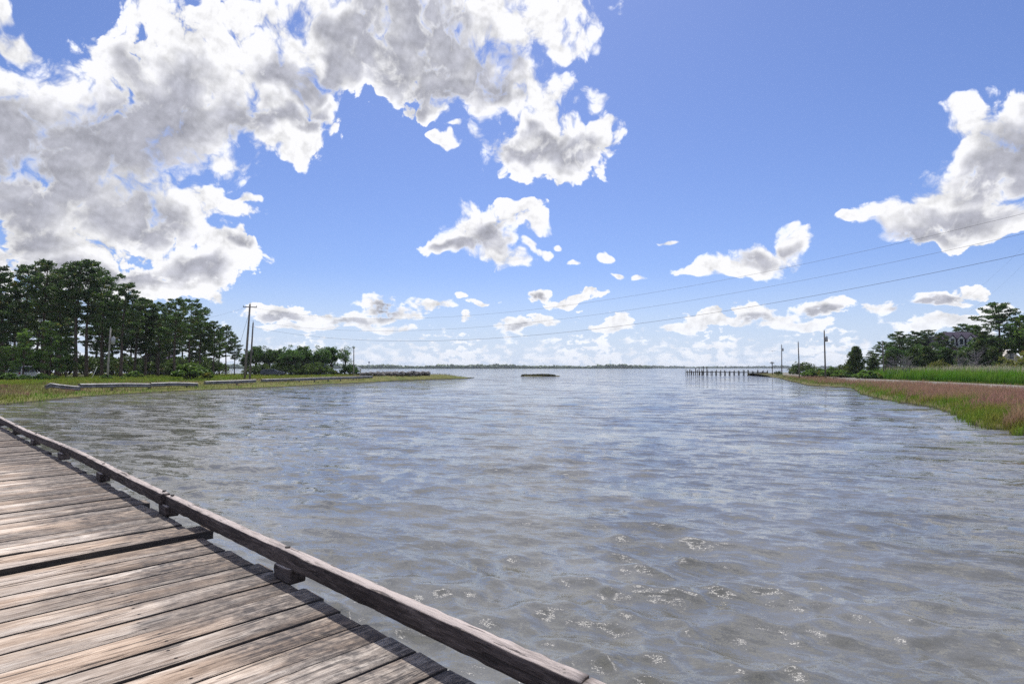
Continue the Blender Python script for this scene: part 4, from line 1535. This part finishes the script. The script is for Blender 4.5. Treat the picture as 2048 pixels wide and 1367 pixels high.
# ------------------------------------------------------------------ far shores
def far_wood(name, px0, px1, Y0, Y1, htop, n, seed, label, mat):
    g = np.random.default_rng(seed)
    ico = bmesh.new()
    bmesh.ops.create_icosphere(ico, subdivisions=2, radius=1.0)
    bv = np.array([v.co[:] for v in ico.verts])
    bf = np.array([[v.index for v in f.verts] for f in ico.faces])
    ico.free()
    Vs, Fs = [], []
    for i in range(n):
        px = px0 + (px1 - px0) * (i + g.random()) / n
        Y = Y0 + (Y1 - Y0) * (px - px0) / (px1 - px0) + g.uniform(0, 60)
        big = 0.80 + 0.16 * math.sin(px * 0.021) + 0.10 * math.sin(px * 0.057 + 1.0)
        h = htop * big * g.uniform(0.62, 1.08)
        w = htop * g.uniform(0.35, 0.75)
        v = bv * (1 + 0.22 * g.normal(size=(len(bv), 1))) * [w, w * 0.8, h * 0.56]
        v = v + [(px - 1024) / FPX * Y, Y, h * 0.46]
        Fs.append(bf + sum(len(a) for a in Vs))
        Vs.append(v)
    # low ground under the trees
    base = sum(len(a) for a in Vs)
    gb = []
    for px in np.linspace(px0, px1, 60):
        Y = Y0 + (Y1 - Y0) * (px - px0) / (px1 - px0)
        x = (px - 1024) / FPX
        gb += [(x * (Y - 12), Y - 12, -0.5), (x * (Y - 4), Y - 4, 0.8), (x * (Y + 90), Y + 90, 1.2)]
    idx = base + np.arange(180).reshape(60, 3)
    Q = np.stack([idx[:-1, :-1], idx[1:, :-1], idx[1:, 1:], idx[:-1, 1:]], -1).reshape(-1, 4)
    me = np_mesh(name, np.vstack(Vs + [np.array(gb)]), [np.vstack(Fs), Q], True, mat)
    o = link(name, me)
    tag(o, label, kind='stuff')
    return o


M_['farwood'] = foliage_mat('far_forest', (0.028, 0.055, 0.030), (0.075, 0.115, 0.055), None, 0.2, 0.02)
far_wood('far_forest', 380, 1300, 1450, 1950, 13.5, 620, 71, 'wooded far shore across the bay, left and middle', M_['farwood'])
far_wood('farther_forest', 1190, 2150, 2900, 3000, 14.0, 420, 72, 'more distant wooded shore at the right of the horizon', M_['farwood'])
tw = empty('water_tower', at_depth(738, 1560, 735) * 1.0)
tw.location.z = 0
tag(tw, 'tiny distant water tower above the far forest', 'water tower')
MB().tube([(0, 0, 0), (0, 0, 15)], [0.9, 0.6], 10).build('stem', M_['siding'], tw, True)
MB().tube([(0, 0, 14.5), (0, 0, 15.6), (0, 0, 17.0), (0, 0, 18.4), (0, 0, 19.2)], [0.8, 2.2, 2.7, 2.0, 0.5], 14).build('tank', M_['siding'], tw, True)

# ------------------------------------------------------------------ small marsh island
isl_c = on_plane(1077, 752.2, 0.0)
n_ = 40
V = [(isl_c.x, isl_c.y, 0.30)]
ring = []
for k in range(n_):
    a = 2 * math.pi * k / n_
    rr = 1 + 0.15 * math.sin(3 * a + 1) + 0.08 * math.sin(7 * a)
    V.append((isl_c.x + 5.4 * rr * math.cos(a), isl_c.y + 3.0 * rr * math.sin(a), 0.22 + 0.05 * math.sin(5 * a)))
for k in range(n_):
    a = 2 * math.pi * k / n_
    rr = 1 + 0.15 * math.sin(3 * a + 1) + 0.08 * math.sin(7 * a)
    V.append((isl_c.x + 6.0 * rr * math.cos(a), isl_c.y + 3.5 * rr * math.sin(a), -0.3))
T = np.array([[0, 1 + k, 1 + (k + 1) % n_] for k in range(n_)])
Q = np.array([[1 + k, 1 + n_ + k, 1 + n_ + (k + 1) % n_, 1 + (k + 1) % n_] for k in range(n_)])
isl = link('marsh_island', np_mesh('marsh_island', V, [T, Q], True, M_['ground_right']))
tag(isl, 'small dark marsh island alone in the open water', kind='structure')
gi = np.random.default_rng(5)
aa, rr = gi.uniform(0, 6.28, 5000), np.sqrt(gi.random(5000))
hh = np.column_stack([isl_c.x + 5.4 * rr * np.cos(aa), isl_c.y + 3.0 * rr * np.sin(aa), np.full(5000, 0.2)])
M_['islegrass'] = grass_mat('dark_island_grass', (0.03, 0.04, 0.015), (0.07, 0.075, 0.03), (0.09, 0.07, 0.03), (0.0, 0.6))
k_ = 0.7 + 0.5 * (hh[:, 0] > isl_c.x - 2.0)
blades('island_grass', hh, 0.42, 0.3, 0.06, M_['islegrass'], 'dark grass covering the small marsh island', 0.25, seed=33)

# ------------------------------------------------------------------ riprap at the end of the left spit
gr = np.random.default_rng(8)
ico = bmesh.new()
bmesh.ops.create_icosphere(ico, subdivisions=1, radius=1.0)
bv = np.array([v.co[:] for v in ico.verts])
bf = np.array([[v.index for v in f.verts] for f in ico.faces])
ico.free()
Vs, Fs, c_ = [], [], 0
for i in range(520):
    px = gr.uniform(724, 858)
    f = (px - 716) / 146
    Y = 120 + 22 * f + gr.uniform(-3.5, 6)
    x = (px - 1024) / FPX * Y
    z = gz(x, Y, 0.3)
    s = gr.uniform(0.22, 0.55)
    top = max(0.0, 1 - abs(gr.normal()) * 0.6) * 0.45
    v = bv * (1 + 0.28 * gr.normal(size=(len(bv), 1))) * np.array([s * gr.uniform(0.8, 1.5), s, s * 0.7])
    a = gr.uniform(0, 6.28)
    rot = np.array([[math.cos(a), -math.sin(a), 0], [math.sin(a), math.cos(a), 0], [0, 0, 1]])
    Vs.append(v @ rot.T + [x, Y, z + top + 0.1])
    Fs.append(bf + c_)
    c_ += len(bv)
o = link('riprap', np_mesh('riprap', np.vstack(Vs), np.vstack(Fs), False, M_['rock']))
tag(o, 'heap of grey riprap stones along the end of the left spit', kind='stuff')


# ------------------------------------------------------------------ guardrails
WPROF = [(0.0, -0.22), (0.05, -0.19), (0.11, -0.14), (0.11, -0.09), (0.01, -0.035), (0.01, 0.035), (0.11, 0.09), (0.11, 0.14), (0.05, 0.19), (0.0, 0.22)]


def guardrail(spans, label, posts=3.4):
    """spans: lists of (photo x, photo row of the beam top, distance); each span is one corrugated beam."""
    p0 = spans[0][0]
    base = at_depth(p0[0], p0[2], p0[1])
    e = empty('guardrail', (base.x, base.y, 0))
    tag(e, label, 'guardrail', 'guardrails along the left bank')
    for sp in spans:
        pts = [at_depth(px, Y, py) - Vector((0, 0, 0.14)) for px, py, Y in sp]
        pts = resample(pts, 1.2)
        V, n = [], len(WPROF)
        for i, p in enumerate(pts):
            t = (pts[min(i + 1, len(pts) - 1)] - pts[max(i - 1, 0)]).normalized()
            s = Vector((t.y, -t.x, 0)).normalized()
            if s.y > 0:
                s = -s
            for th in (0.0, 0.006):
                for a, b in WPROF:
                    V.append(tuple(p + s * (a - th) + Vector((0, 0, b)) - e.location))
        idx = np.arange(len(V)).reshape(len(pts), 2, n)
        F = []
        for L in (0, 1):
            F.append(np.stack([idx[:-1, L, :-1], idx[1:, L, :-1], idx[1:, L, 1:], idx[:-1, L, 1:]], -1).reshape(-1, 4))
        link('beam', np_mesh('beam', V, np.vstack(F), False, M_['steel']), e)
        L = 0.0
        last = None
        for i, p in enumerate(pts):
            if last is None or (p - last).length > posts:
                last = p
                t = (pts[min(i + 1, len(pts) - 1)] - pts[max(i - 1, 0)]).normalized()
                q_ = p + Vector((t.y, -t.x, 0)) * (-0.11 if t.x > 0 else 0.11) - e.location
                g_ = gz(p.x, p.y, 0.3) - 0.3
                MB().box(q_.x - 0.08, q_.x + 0.08, q_.y - 0.09, q_.y + 0.09, g_, p.z + 0.22).build('post', M_['pole'], e)
    return e


guardrail([[(92, 771.5, 56), (100, 767, 56.2), (118, 769.5, 57), (140, 772, 58), (160, 773.5, 59)], [(160, 768.5, 59), (200, 768, 61), (250, 767.2, 64), (300, 767.8, 67)],
           [(302, 766.6, 67.5), (345, 765.2, 70), (375, 765.8, 72), (396, 767, 73)]], 'long corrugated steel guardrail with sagging left end, nearest on the left bank')
guardrail([[(410, 763.2, 77), (440, 762, 78.5), (475, 761, 80), (512, 759.2, 83)]], 'short corrugated steel guardrail at the foot of the twin utility poles')
guardrail([[(524, 758.8, 87), (560, 757.8, 90), (600, 756.8, 94)], [(600, 756.6, 94), (640, 755.2, 99), (690, 753.8, 106), (724, 752.8, 111)], [(720, 752.4, 112), (745, 751.6, 116)]], 'long corrugated steel guardrail running out to the riprap on the left spit')


# ------------------------------------------------------------------ utility poles and lines
def utility_pole(px, Y, ytop, label, mat='pole', lean=0.0, arm=None, transformer=False, r=0.15, guy=None, base=None):
    p = base if base is not None else stand(px, Y, 0.0)
    H = at_depth(px, Y, ytop).z - p.z if base is None else ytop
    e = empty('utility_pole', p)
    tag(e, label, 'utility pole', 'utility poles')
    top = Vector((lean * H, 0, H))
    MB().tube([Vector((0, 0, -0.6)), top * 0.33, top * 0.66, top], [r * 1.1, r, r * 0.88, r * 0.72], 10).build('shaft', M_[mat], e, True)
    MB().tube([top + Vector((0, 0, -0.05)), top + Vector((0, 0, 0.28))], [0.05, 0.035], 6).build('insulator', M_['insulator'], e)
    if arm:
        a = Vector((math.cos(arm), math.sin(arm), 0)) * 1.0
        c = top - Vector((0, 0, 0.45))
        ob = MB().tube([c - a, c + a], 0.07, 4).build('crossarm', M_[mat], e)
        for s in (-0.95, 0.95):
            q_ = c + a * s
            MB().tube([q_ + Vector((0, 0, 0.04)), q_ + Vector((0, 0, 0.26))], [0.05, 0.04], 6).build('insulator', M_['insulator'], e)
    if transformer:
        c = top - Vector((-0.42, 0, 1.7))
        MB().tube([c - Vector((0, 0, 0.5)), c - Vector((0, 0, 0.45)), c + Vector((0, 0, 0.45)), c + Vector((0, 0, 0.52))], [0.18, 0.24, 0.24, 0.16], 12).build('transformer', M_['insulator'], e, True)
        MB().tube([c + Vector((0.05, 0, 0.5)), c + Vector((0.05, 0, 0.75))], 0.04, 6).build('bushing', M_['insulator'], e)
    if guy:
        MB().tube([top * 0.9, Vector((guy[0], guy[1], -0.1))], 0.02, 4).build('guy_wire', M_['cable'], e)
    e['top'] = [p.x + top.x, p.y + top.y, p.z + top.z]
    return e


poleA = utility_pole(490, 93, 608, 'tall dark utility pole with a small crossarm, left of a close pair', arm=0.25, transformer=False, lean=0.055, r=0.17, guy=(-3.0, 1.5))
poleB = utility_pole(500, 90, 645, 'shorter plain utility pole just right of the tallest left-bank pole', lean=0.045, r=0.13)
pale = utility_pole(216, 84, 657, 'pale leaning utility pole with a grey transformer in front of the grove', 'pole_pale', lean=0.035, transformer=True, r=0.13)
poleD = utility_pole(708, 128, 693, 'pale lone utility pole beside the small pavilion', 'pole_pale', r=0.12, lean=-0.01)
poleE = utility_pole(1563, 205, 689, 'slim utility pole near the point, leftmost on the right bank', lean=0.01, transformer=True, r=0.16)
poleF = utility_pole(1598, 122, 684, 'plain grey utility pole, second from left on the right bank', lean=-0.015, r=0.12)
poleG = utility_pole(1650, 120, 661, 'tallest dark utility pole on the right bank', transformer=True, r=0.15, lean=-0.005)
poleH = utility_pole(1767, 112, 684, 'thin dark utility pole rising from the left end of the reeds', r=0.11, lean=-0.015)
near_x, near_y = -41 + 72 * 1.12, 93 - 57 * 1.12
poleN = utility_pole(0, 0, 13.9, 'tall utility pole on the near right bank, outside the picture', base=Vector((near_x, near_y, gz(near_x, near_y, 0.3))), arm=0.9, r=0.17)


def wire(pts, label, r=0.008):
    o = MB().tube(pts, r, 5).build('overhead_wire', M_['cable'], None, True)
    tag(o, label, 'wire', 'overhead wires')
    return o


def span_fit(pixels, z_start, t_end=1.12, a=Vector((-41, 93)), d=Vector((72, -57))):
    """Hanging wire through sight lines: heights along the line of poles, least squares parabola."""
    ts, zs = [0.0], [z_start]
    for px, py in pixels:
        r_ = ray(px, py)
        k = r_.x / r_.y
        t = (k * a.y - a.x) / (d.x - k * d.y)
        Y = a.y + d.y * t
        ts.append(t)
        zs.append(EYE + r_.z / r_.y * Y)
    w_ = np.ones(len(ts))
    w_[0] = 3
    co = np.polyfit(ts, zs, 2, w=w_)
    return [Vector((a.x + d.x * t, a.y + d.y * t, float(np.polyval(co, t)))) for t in np.linspace(0.0, t_end, 60)]


wire(span_fit([(2048, 428), (1640, 519), (1500, 550), (1180, 605), (860, 635)], 12.2), 'highest of three wires crossing the sky to the right edge')
wire(span_fit([(2048, 465), (1600, 565), (1300, 612), (1100, 640), (850, 660)], 10.1), 'middle of three wires crossing the sky to the right edge')
wire(span_fit([(2048, 510), (1700, 579), (1400, 628), (1200, 655), (1000, 672), (800, 682), (640, 679)], 9.2), 'lowest and darkest of three wires crossing the sky to the right edge', 0.012)


def sag_wire(a, b, sag, label, r=0.009, n=16):
    a, b = Vector(a), Vector(b)
    return wire([a.lerp(b, i / n) - Vector((0, 0, sag * 4 * (i / n) * (1 - i / n))) for i in range(n + 1)], label, r)


def top_of(e, dz=0.0):
    t = e['top']
    return Vector((t[0], t[1], t[2] + dz))


sag_wire(top_of(poleA, -0.3), top_of(pale, -0.2), 0.8, 'wire from the tall dark pole to the pale pole before the grove')
sag_wire(top_of(pale, -3.6), (-33.0, 100.0, 3.6), 0.5, 'low wire from the pale pole into the grove')
sag_wire(top_of(poleG, -2.2), top_of(poleH, -0.8), 0.9, 'upper slack wire from the tallest right-bank pole to the thin pole')
sag_wire(top_of(poleG, -4.0), top_of(poleH, -2.0), 0.6, 'lower slack wire from the tallest right-bank pole to the thin pole')
sag_wire(top_of(poleG, -4.1), top_of(poleF, -3.0), 0.2, 'short wire between the two middle right-bank poles')
sag_wire(top_of(poleE, -4.0), top_of(poleF, -3.2), 1.0, 'wire from the leftmost right-bank pole to its plain neighbour')
sag_wire(top_of(poleH, -1.2), at_depth(2060, 100, 655), 2.4, 'wire from the thin pole past the house to the right edge')
sag_wire(at_depth(2100, 70, 440), at_depth(1880, 130, 632), 1.0, 'faint steep wire at the right edge, upper of two', 0.005)
sag_wire(at_depth(2100, 72, 475), at_depth(1890, 130, 655), 1.0, 'faint steep wire at the right edge, lower of two', 0.005)

# leaning stake
b0, b1 = stand(183, 86), at_depth(194, 86, 733)
st_ = empty('marker_stake', b0)
tag(st_, 'thin white stake leaning beside the grove', 'stake')
MB().tube([Vector((0, 0, -0.2)), (b1 - b0)], [0.045, 0.04], 8).build('shaft', M_['white'], st_, True)
MB().tube([(b1 - b0) * 0.985, (b1 - b0) * 1.01], [0.055, 0.05], 8).build('cap', M_['white'], st_, True)


# nesting platforms
def platform(px, Y, ytop, w, label, nest=True):
    p = stand(px, Y, 0.0)
    H = at_depth(px, Y, ytop).z - p.z
    e = empty('nesting_platform', p)
    tag(e, label, 'platform', 'nesting platforms')
    MB().tube([(0, 0, -0.6), (0, 0, H - 0.1)], [0.14, 0.11], 8).build('post', M_['pile'], e, True)
    for s in (-1, 1):
        MB().tube([(0, 0, H - 0.75), (s * w * 0.36, 0, H - 0.12)], 0.04, 4).build('brace', M_['pile'], e)
    for j in range(4):
        y = -w / 2 + (j + 0.5) * w / 4
        MB().box(-w / 2, w / 2, y - w * 0.09, y + w * 0.09, H - 0.12, H).build('board', M_['pile'], e)
    if nest:
        g = np.random.default_rng(3)
        mb = MB()
        for i in range(60):
            a = g.uniform(0, 6.28)
            c = Vector((math.cos(a) * w * 0.25, math.sin(a) * w * 0.25, H + 0.05 + g.uniform(0, 0.12)))
            d = Vector((-math.sin(a), math.cos(a), g.normal() * 0.2)) * g.uniform(0.15, 0.35)
            mb.tube([c - d, c + d], 0.02, 3)
        mb.build('stick_nest', M_['pile'], e)
    return e


platform(1544, 186, 725, 1.1, 'flat-topped nesting platform on a post at the end of the right bank')
platform(827, 136, 741, 0.8, 'short post with a small flat board on the riprap', False)

# ------------------------------------------------------------------ ruined pier off the right bank
pr0, pr1 = on_plane(1373, 749.3, 0.0), on_plane(1536, 750.5, 0.0)
pr1 = Vector((pr1.x, pr1.y, 0))
ax = (pr1 - pr0)
Lp = ax.length
pier = empty('old_pier', pr0, math.atan2(ax.y, ax.x))
tag(pier, 'dark narrow old pier on paired piles reaching from the right bank', 'pier')
gp = np.random.default_rng(12)
for i in range(15):
    x = Lp * 0.215 + (Lp * 0.78) * i / 14
    for y in (-0.55, 0.55):
        tl = 1.55 + gp.uniform(-0.15, 0.45)
        MB().tube([(x + gp.normal() * 0.05, y, -1.2), (x + gp.normal() * 0.06, y, tl)], [0.16, 0.13], 8).build('pile', M_['pile'], pier, True)
for i in range(9):
    x = Lp * 0.0 + Lp * 0.21 * i / 8
    for y in (-0.7, 1.2):
        MB().tube([(x, y, -1.2), (x + gp.normal() * 0.1, y, 1.5 + gp.uniform(-0.3, 0.8))], [0.16, 0.13], 8).build('pile', M_['pile'], pier, True)
for px, ph in ((1389, 735.5), (1396, 732.5), (1405, 732.0), (1411.5, 733.0)):
    q_ = on_plane(px, 749.3, 0)
    h_ = EYE + (735 - ph) * q_.y / FPX
    l_ = (q_ - pr0)
    x = l_.length
    MB().tube([(x, 1.3, -1.2), (x + 0.05, 1.3, h_)], [0.17, 0.14], 8).build('tall_pile', M_['pile'], pier, True)
for i in range(int(Lp / 0.30)):
    x = 0.1 + i * 0.30
    if gp.random() < 0.05 and x > 5:
        continue
    MB().box(x, x + 0.26, -0.62 + gp.normal() * 0.03, 0.62 + gp.normal() * 0.03, 1.14 + gp.normal() * 0.015, 1.20).build('plank', M_['pile'], pier)
for y in (-0.45, 0.45):
    MB().box(0, Lp, y - 0.07, y + 0.07, 0.92, 1.13).build('stringer', M_['pile'], pier)


# ------------------------------------------------------------------ houses
def window(parent, x, z, w, h, y, frame=0.09):
    """window in a wall facing -Y at depth y"""
    f = MB()
    f.box(x - w / 2 - frame, x - w / 2, y - 0.05, y + 0.05, z - frame, z + h + frame)
    f.box(x + w / 2, x + w / 2 + frame, y - 0.05, y + 0.05, z - frame, z + h + frame)
    f.box(x - w / 2, x + w / 2, y - 0.05, y + 0.05, z + h, z + h + frame)
    f.box(x - w / 2, x + w / 2, y - 0.05, y + 0.05, z - frame, z)
    f.box(x - w / 2, x + w / 2, y - 0.04, y + 0.04, z + h / 2 - 0.03, z + h / 2 + 0.03)
    o = f.build('window', M_['white'], parent)
    MB().box(x - w / 2 + 0.002, x + w / 2 - 0.002, y - 0.015, y + 0.015, z + 0.002, z + h / 2 - 0.032).build('pane', M_['glass'], o)
    MB().box(x - w / 2 + 0.002, x + w / 2 - 0.002, y - 0.015, y + 0.015, z + h / 2 + 0.032, z + h - 0.002).build('pane', M_['glass'], o)
    return o


def dormer_house():
    Y = 128.0
    k = Y / FPX
    p = stand(1944, Y, 0.0)
    e = empty('dormered_house', p, R(-4))
    tag(e, 'tall house with slate roof and three white gabled dormers among the right-bank trees', 'house')
    zg = p.z
    def Z(py):
        return EYE + (735 - py) * k - zg
    hw = 5.0
    eave, knee, ridge = Z(692), Z(674), Z(661)
    D_ = 8.5
    MB().box(-hw, hw, 0, D_, -0.5, eave).build('wall', M_['brick'], e)
    # steep lower roof carrying the dormers, shallow hip above
    r = MB()
    lo = [(-hw - 0.35, -0.35, eave - 0.04), (hw + 0.35, -0.35, eave - 0.04), (hw + 0.35, D_ + 0.35, eave - 0.04), (-hw - 0.35, D_ + 0.35, eave - 0.04)]
    mi = [(-hw + 0.35, 0.55, knee), (hw - 0.35, 0.55, knee), (hw - 0.35, D_ - 0.55, knee), (-hw + 0.35, D_ - 0.55, knee)]
    ra, rb = (-hw + 2.4, D_ / 2, ridge), (hw - 2.4, D_ / 2, ridge)
    for i in range(4):
        j = (i + 1) % 4
        r.poly([lo[i], lo[j], mi[j], mi[i]])
    r.poly([mi[0], mi[1], rb, ra])
    r.poly([mi[1], mi[2], rb])
    r.poly([mi[2], mi[3], ra, rb])
    r.poly([mi[3], mi[0], ra])
    r.poly(lo[::-1])
    r.build('roof', M_['roof'], e)
    MB().box(-hw - 0.42, hw + 0.42, -0.42, -0.355, eave - 0.20, eave + 0.02).build('fascia', M_['white'], e)
    for x in (-4.05, -2.25, -0.35):
        d = empty('dormer', (x, 0, 0))
        d.parent = e
        b0_, b1_ = Z(690.5), Z(677)
        MB().prism([(-0.60, b0_), (0.60, b0_), (0.60, b1_), (0, b1_ + 0.72), (-0.60, b1_)], -0.30, 2.2).build('gable', M_['white'], d)
        MB().box(-0.34, 0.34, -0.345, -0.302, b0_ + 0.25, b1_ - 0.02).build('pane', M_['glass'], d)
        t_ = MB()
        t_.prism([(-0.78, b1_ - 0.10), (-0.78, b1_ + 0.02), (0, b1_ + 0.95), (0, b1_ + 0.75)], -0.42, 2.2)
        t_.prism([(0.78, b1_ - 0.10), (0, b1_ + 0.75), (0, b1_ + 0.95), (0.78, b1_ + 0.02)], -0.42, 2.2)
        t_.build('dormer_roof', M_['roof'], d)
    for x in (-3.6, -1.4, 1.0, 3.4):
        window(e, x, Z(714), 0.95, 1.5, -0.03)
    for x in (-3.6, -1.4, 1.0, 3.4):
        window(e, x, Z(737), 0.95, 1.5, -0.03)
    # porch on the left with its own pale roof
    MB().prism([(-7.6, Z(706)), (-7.6, Z(704)), (-5.02, Z(693)), (-5.02, Z(696))], -1.2, 6.0).build('porch_roof', M_['siding'], e)
    for x in (-7.4, -6.3, -5.2):
        MB().box(x - 0.09, x + 0.09, -1.1, -0.92, -0.5, Z(706)).build('porch_post', M_['white'], e)
    MB().box(-7.6, -5.02, -1.2, 5.9, Z(737), Z(735)).build('porch_floor', M_['cream'], e)
    # brighter gable wing at the right
    MB().prism([(4.2, -0.5), (8.2, -0.5), (8.2, Z(716)), (6.2, Z(700)), (4.2, Z(716))], -2.4, -0.02).build('wing', M_['cream'], e)
    window(e, 6.2, Z(736), 1.0, 1.3, -2.43)
    window(e, 6.2, Z(718), 0.9, 1.1, -2.43)


dormer_house()


def small_house(px, Y, wpx, y_eave, y_ridge, wall, roof, label, wins, rz=0.0):
    k = Y / FPX
    p = stand(px, Y, 0.0)
    e = empty('house', p, rz)
    tag(e, label, 'house')
    def Z(py):
        return EYE + (735 - py) * k - p.z
    hw = wpx * k / 2
    MB().box(-hw, hw, 0, 7, -0.5, Z(y_eave)).build('wall', M_[wall], e)
    MB().prism([(-hw - 0.4, Z(y_eave)), (hw + 0.4, Z(y_eave)), (0, Z(y_ridge))], -0.4, 7.4).build('roof', M_[roof], e)
    for wx, wy, w, h in wins:
        window(e, (wx - px) * k, Z(wy), w, h, -0.03)
    return e


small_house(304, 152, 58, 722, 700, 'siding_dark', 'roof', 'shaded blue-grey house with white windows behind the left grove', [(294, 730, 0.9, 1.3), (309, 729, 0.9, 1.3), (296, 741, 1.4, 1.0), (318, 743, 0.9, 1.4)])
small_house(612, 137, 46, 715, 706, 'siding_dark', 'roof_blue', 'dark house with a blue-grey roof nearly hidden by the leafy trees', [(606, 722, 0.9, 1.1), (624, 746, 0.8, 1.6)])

# pavilion
Yp = 136.0
pv = empty('pavilion', stand(710, Yp, 0.0), 0.3)
tag(pv, 'small open pavilion with a hipped blue-grey roof at the shore', 'pavilion')
hp = EYE + (735 - 737) * Yp / FPX - pv.location.z
tp = EYE + (735 - 729.5) * Yp / FPX - pv.location.z
for x in (-1.2, 1.2):
    for y in (-1.2, 1.2):
        MB().box(x - 0.09, x + 0.09, y - 0.09, y + 0.09, -0.4, hp).build('post', M_['white'], pv)
rm = MB()
c4 = [(-1.7, -1.7, hp - 0.05), (1.7, -1.7, hp - 0.05), (1.7, 1.7, hp - 0.05), (-1.7, 1.7, hp - 0.05)]
for i in range(4):
    rm.poly([c4[i], c4[(i + 1) % 4], (0, 0, tp)])
rm.poly([(x, y, z - 0.02) for x, y, z in c4[::-1]])
rm.build('roof', M_['roof_blue'], pv)
MB().box(-1.35, 1.35, -1.35, 1.35, -0.3, 0.06).build('floor_slab', M_['cream'], pv)
for x in (-0.6, 0.6):
    MB().box(x - 0.5, x + 0.5, 0.7, 1.08, 0.06, 0.5).build('bench', M_['pole'], pv)


# ------------------------------------------------------------------ vehicles
def vehicle(px, Y, rz, paint, label, L=4.6, Wd=1.85, Hh=1.75, cat='car'):
    e = empty('parked_car', stand(px, Y, 0.0), rz)
    tag(e, label, cat)
    w = Wd / 2
    side = [(-L / 2, 0.35), (L / 2, 0.35), (L / 2, 0.80), (L / 2 - 0.15, 0.95), (L * 0.22, 1.02), (L * 0.08, Hh - 0.03), (-L * 0.12, Hh), (-L * 0.40, Hh - 0.06), (-L / 2 + 0.05, 1.05), (-L / 2, 0.9)]
    body = MB().prism(side, -w, w)
    me = body.mesh('body', M_[paint])
    bm = bmesh.new()
    bm.from_mesh(me)
    bmesh.ops.bevel(bm, geom=list(bm.edges), offset=0.06, segments=2, profile=0.6, affect='EDGES')
    bm.to_mesh(me)
    bm.free()
    link('body', me, e)
    for s in (-1, 1):
        MB().prism([(L * 0.17, 1.06), (L * 0.07, Hh - 0.13), (-L * 0.10, Hh - 0.10), (-L * 0.10, 1.06)], s * (w + 0.004) - 0.006, s * (w + 0.004) + 0.006).build('window', M_['glass'], e)
        MB().prism([(-L * 0.12, 1.06), (-L * 0.12, Hh - 0.10), (-L * 0.36, Hh - 0.15), (-L * 0.42, 1.08)], s * (w + 0.004) - 0.006, s * (w + 0.004) + 0.006).build('window', M_['glass'], e)
        for x in (-L * 0.30, L * 0.31):
            wh = MB().tube([(x, s * (w - 0.20), 0.34), (x, s * (w + 0.015), 0.34)], 0.34, 18).build('wheel', M_['tyre'], e, True)
            MB().tube([(x, s * (w + 0.005), 0.34), (x, s * (w + 0.03), 0.34)], 0.20, 14).build('rim', M_['steel'], wh)
        MB().box(-L / 2 - 0.02, -L / 2 + 0.03, s * w * 0.72 - 0.12, s * w * 0.72 + 0.12, 0.78, 1.0).build('tail_light', M_['red'], e)
        MB().box(L / 2 - 0.03, L / 2 + 0.02, s * w * 0.72 - 0.15, s * w * 0.72 + 0.15, 0.68, 0.84).build('headlight', M_['white'], e)
    c0, c1 = Vector((-L / 2 + 0.035, 0, 1.10)), Vector((-L * 0.405, 0, Hh - 0.16))
    MB().poly([(c0.x - 0.03, -w * 0.8, c0.z), (c1.x - 0.03, -w * 0.74, c1.z), (c1.x - 0.03, w * 0.74, c1.z), (c0.x - 0.03, w * 0.8, c0.z)]).build('rear_window', M_['glass'], e)
    return e


vehicle(50, 92, R(98), 'carwhite', 'white van seen from behind under the young pines', Hh=2.0, Wd=2.0, cat='van')
vehicle(546, 124, R(12), 'carblue', 'dark car parked before the leafy trees beyond the lawn', Hh=1.45)


def low_box(px, Y, w, label):
    e = empty('planter_box', stand(px, Y, 0.02), 0.15)
    tag(e, label, 'box', 'pale boxes under the pines')
    for i in range(3):
        MB().box(-w / 2, w / 2, -0.3, 0.3, i * 0.2, i * 0.2 + 0.185).build('board', M_['crate'], e)
    return e


low_box(143, 102, 0.8, 'left of two low pale boxes under the grove')
low_box(165, 102, 0.75, 'right of two low pale boxes under the grove')


# ------------------------------------------------------------------ gulls
def gull(px, py, Y, bank, label):
    p = at_depth(px, Y, py)
    e = empty('gull', p, rnd.uniform(-0.6, 0.6))
    e.rotation_euler.x = bank
    tag(e, label, 'bird', 'birds over the point')
    MB().tube([(0, -0.26, 0), (0, -0.16, 0.01), (0, 0.0, 0.0), (0, 0.14, 0.01), (0, 0.24, 0.03)], [0.01, 0.05, 0.075, 0.05, 0.012], 8).build('body', M_['bird'], e, True)
    for s in (-1, 1):
        mb = MB()
        mb.v = [Vector(v) for v in ((0, -0.08, 0.03), (0, 0.08, 0.03), (s * 0.32, 0.10, 0.16), (s * 0.32, -0.05, 0.15), (s * 0.72, -0.06, 0.08), (s * 0.70, -0.12, 0.075),
                                    (0, -0.08, 0.015), (0, 0.08, 0.015), (s * 0.32, 0.10, 0.147), (s * 0.32, -0.05, 0.137), (s * 0.72, -0.06, 0.072), (s * 0.70, -0.12, 0.067))]
        mb.f = [[0, 1, 2, 3], [3, 2, 4, 5], [6, 9, 8, 7], [9, 11, 10, 8], [1, 7, 8, 2], [2, 8, 10, 4], [0, 3, 9, 6], [3, 5, 11, 9], [5, 4, 10, 11]]
        mb.build('wing', M_['bird'], e)


gull(1545, 702, 150, 0.2, 'largest gull flying above the nesting platform')
gull(1485, 711, 190, -0.1, 'tiny gull above the middle of the old pier')
gull(1420, 699, 200, 0.1, 'tiny gull above the tall piles of the old pier')

# ------------------------------------------------------------------ the air over the bay
hz = MB().box(-7200, 7200, -7200, 7200, -1.6, 24.0).build('haze', None)
tag(hz, 'thin summer haze over the bay', kind='stuff')
m, t, out = new_mat('haze_air')
pv_ = t.n.new('ShaderNodeVolumePrincipled')
pv_.inputs['Color'].default_value = (0.82, 0.90, 1.0, 1)
pv_.inputs['Density'].default_value = 0.0001
pv_.inputs['Anisotropy'].default_value = 0.25
t.l.new(pv_.outputs[0], out.inputs['Volume'])
hz.data.materials.append(m)
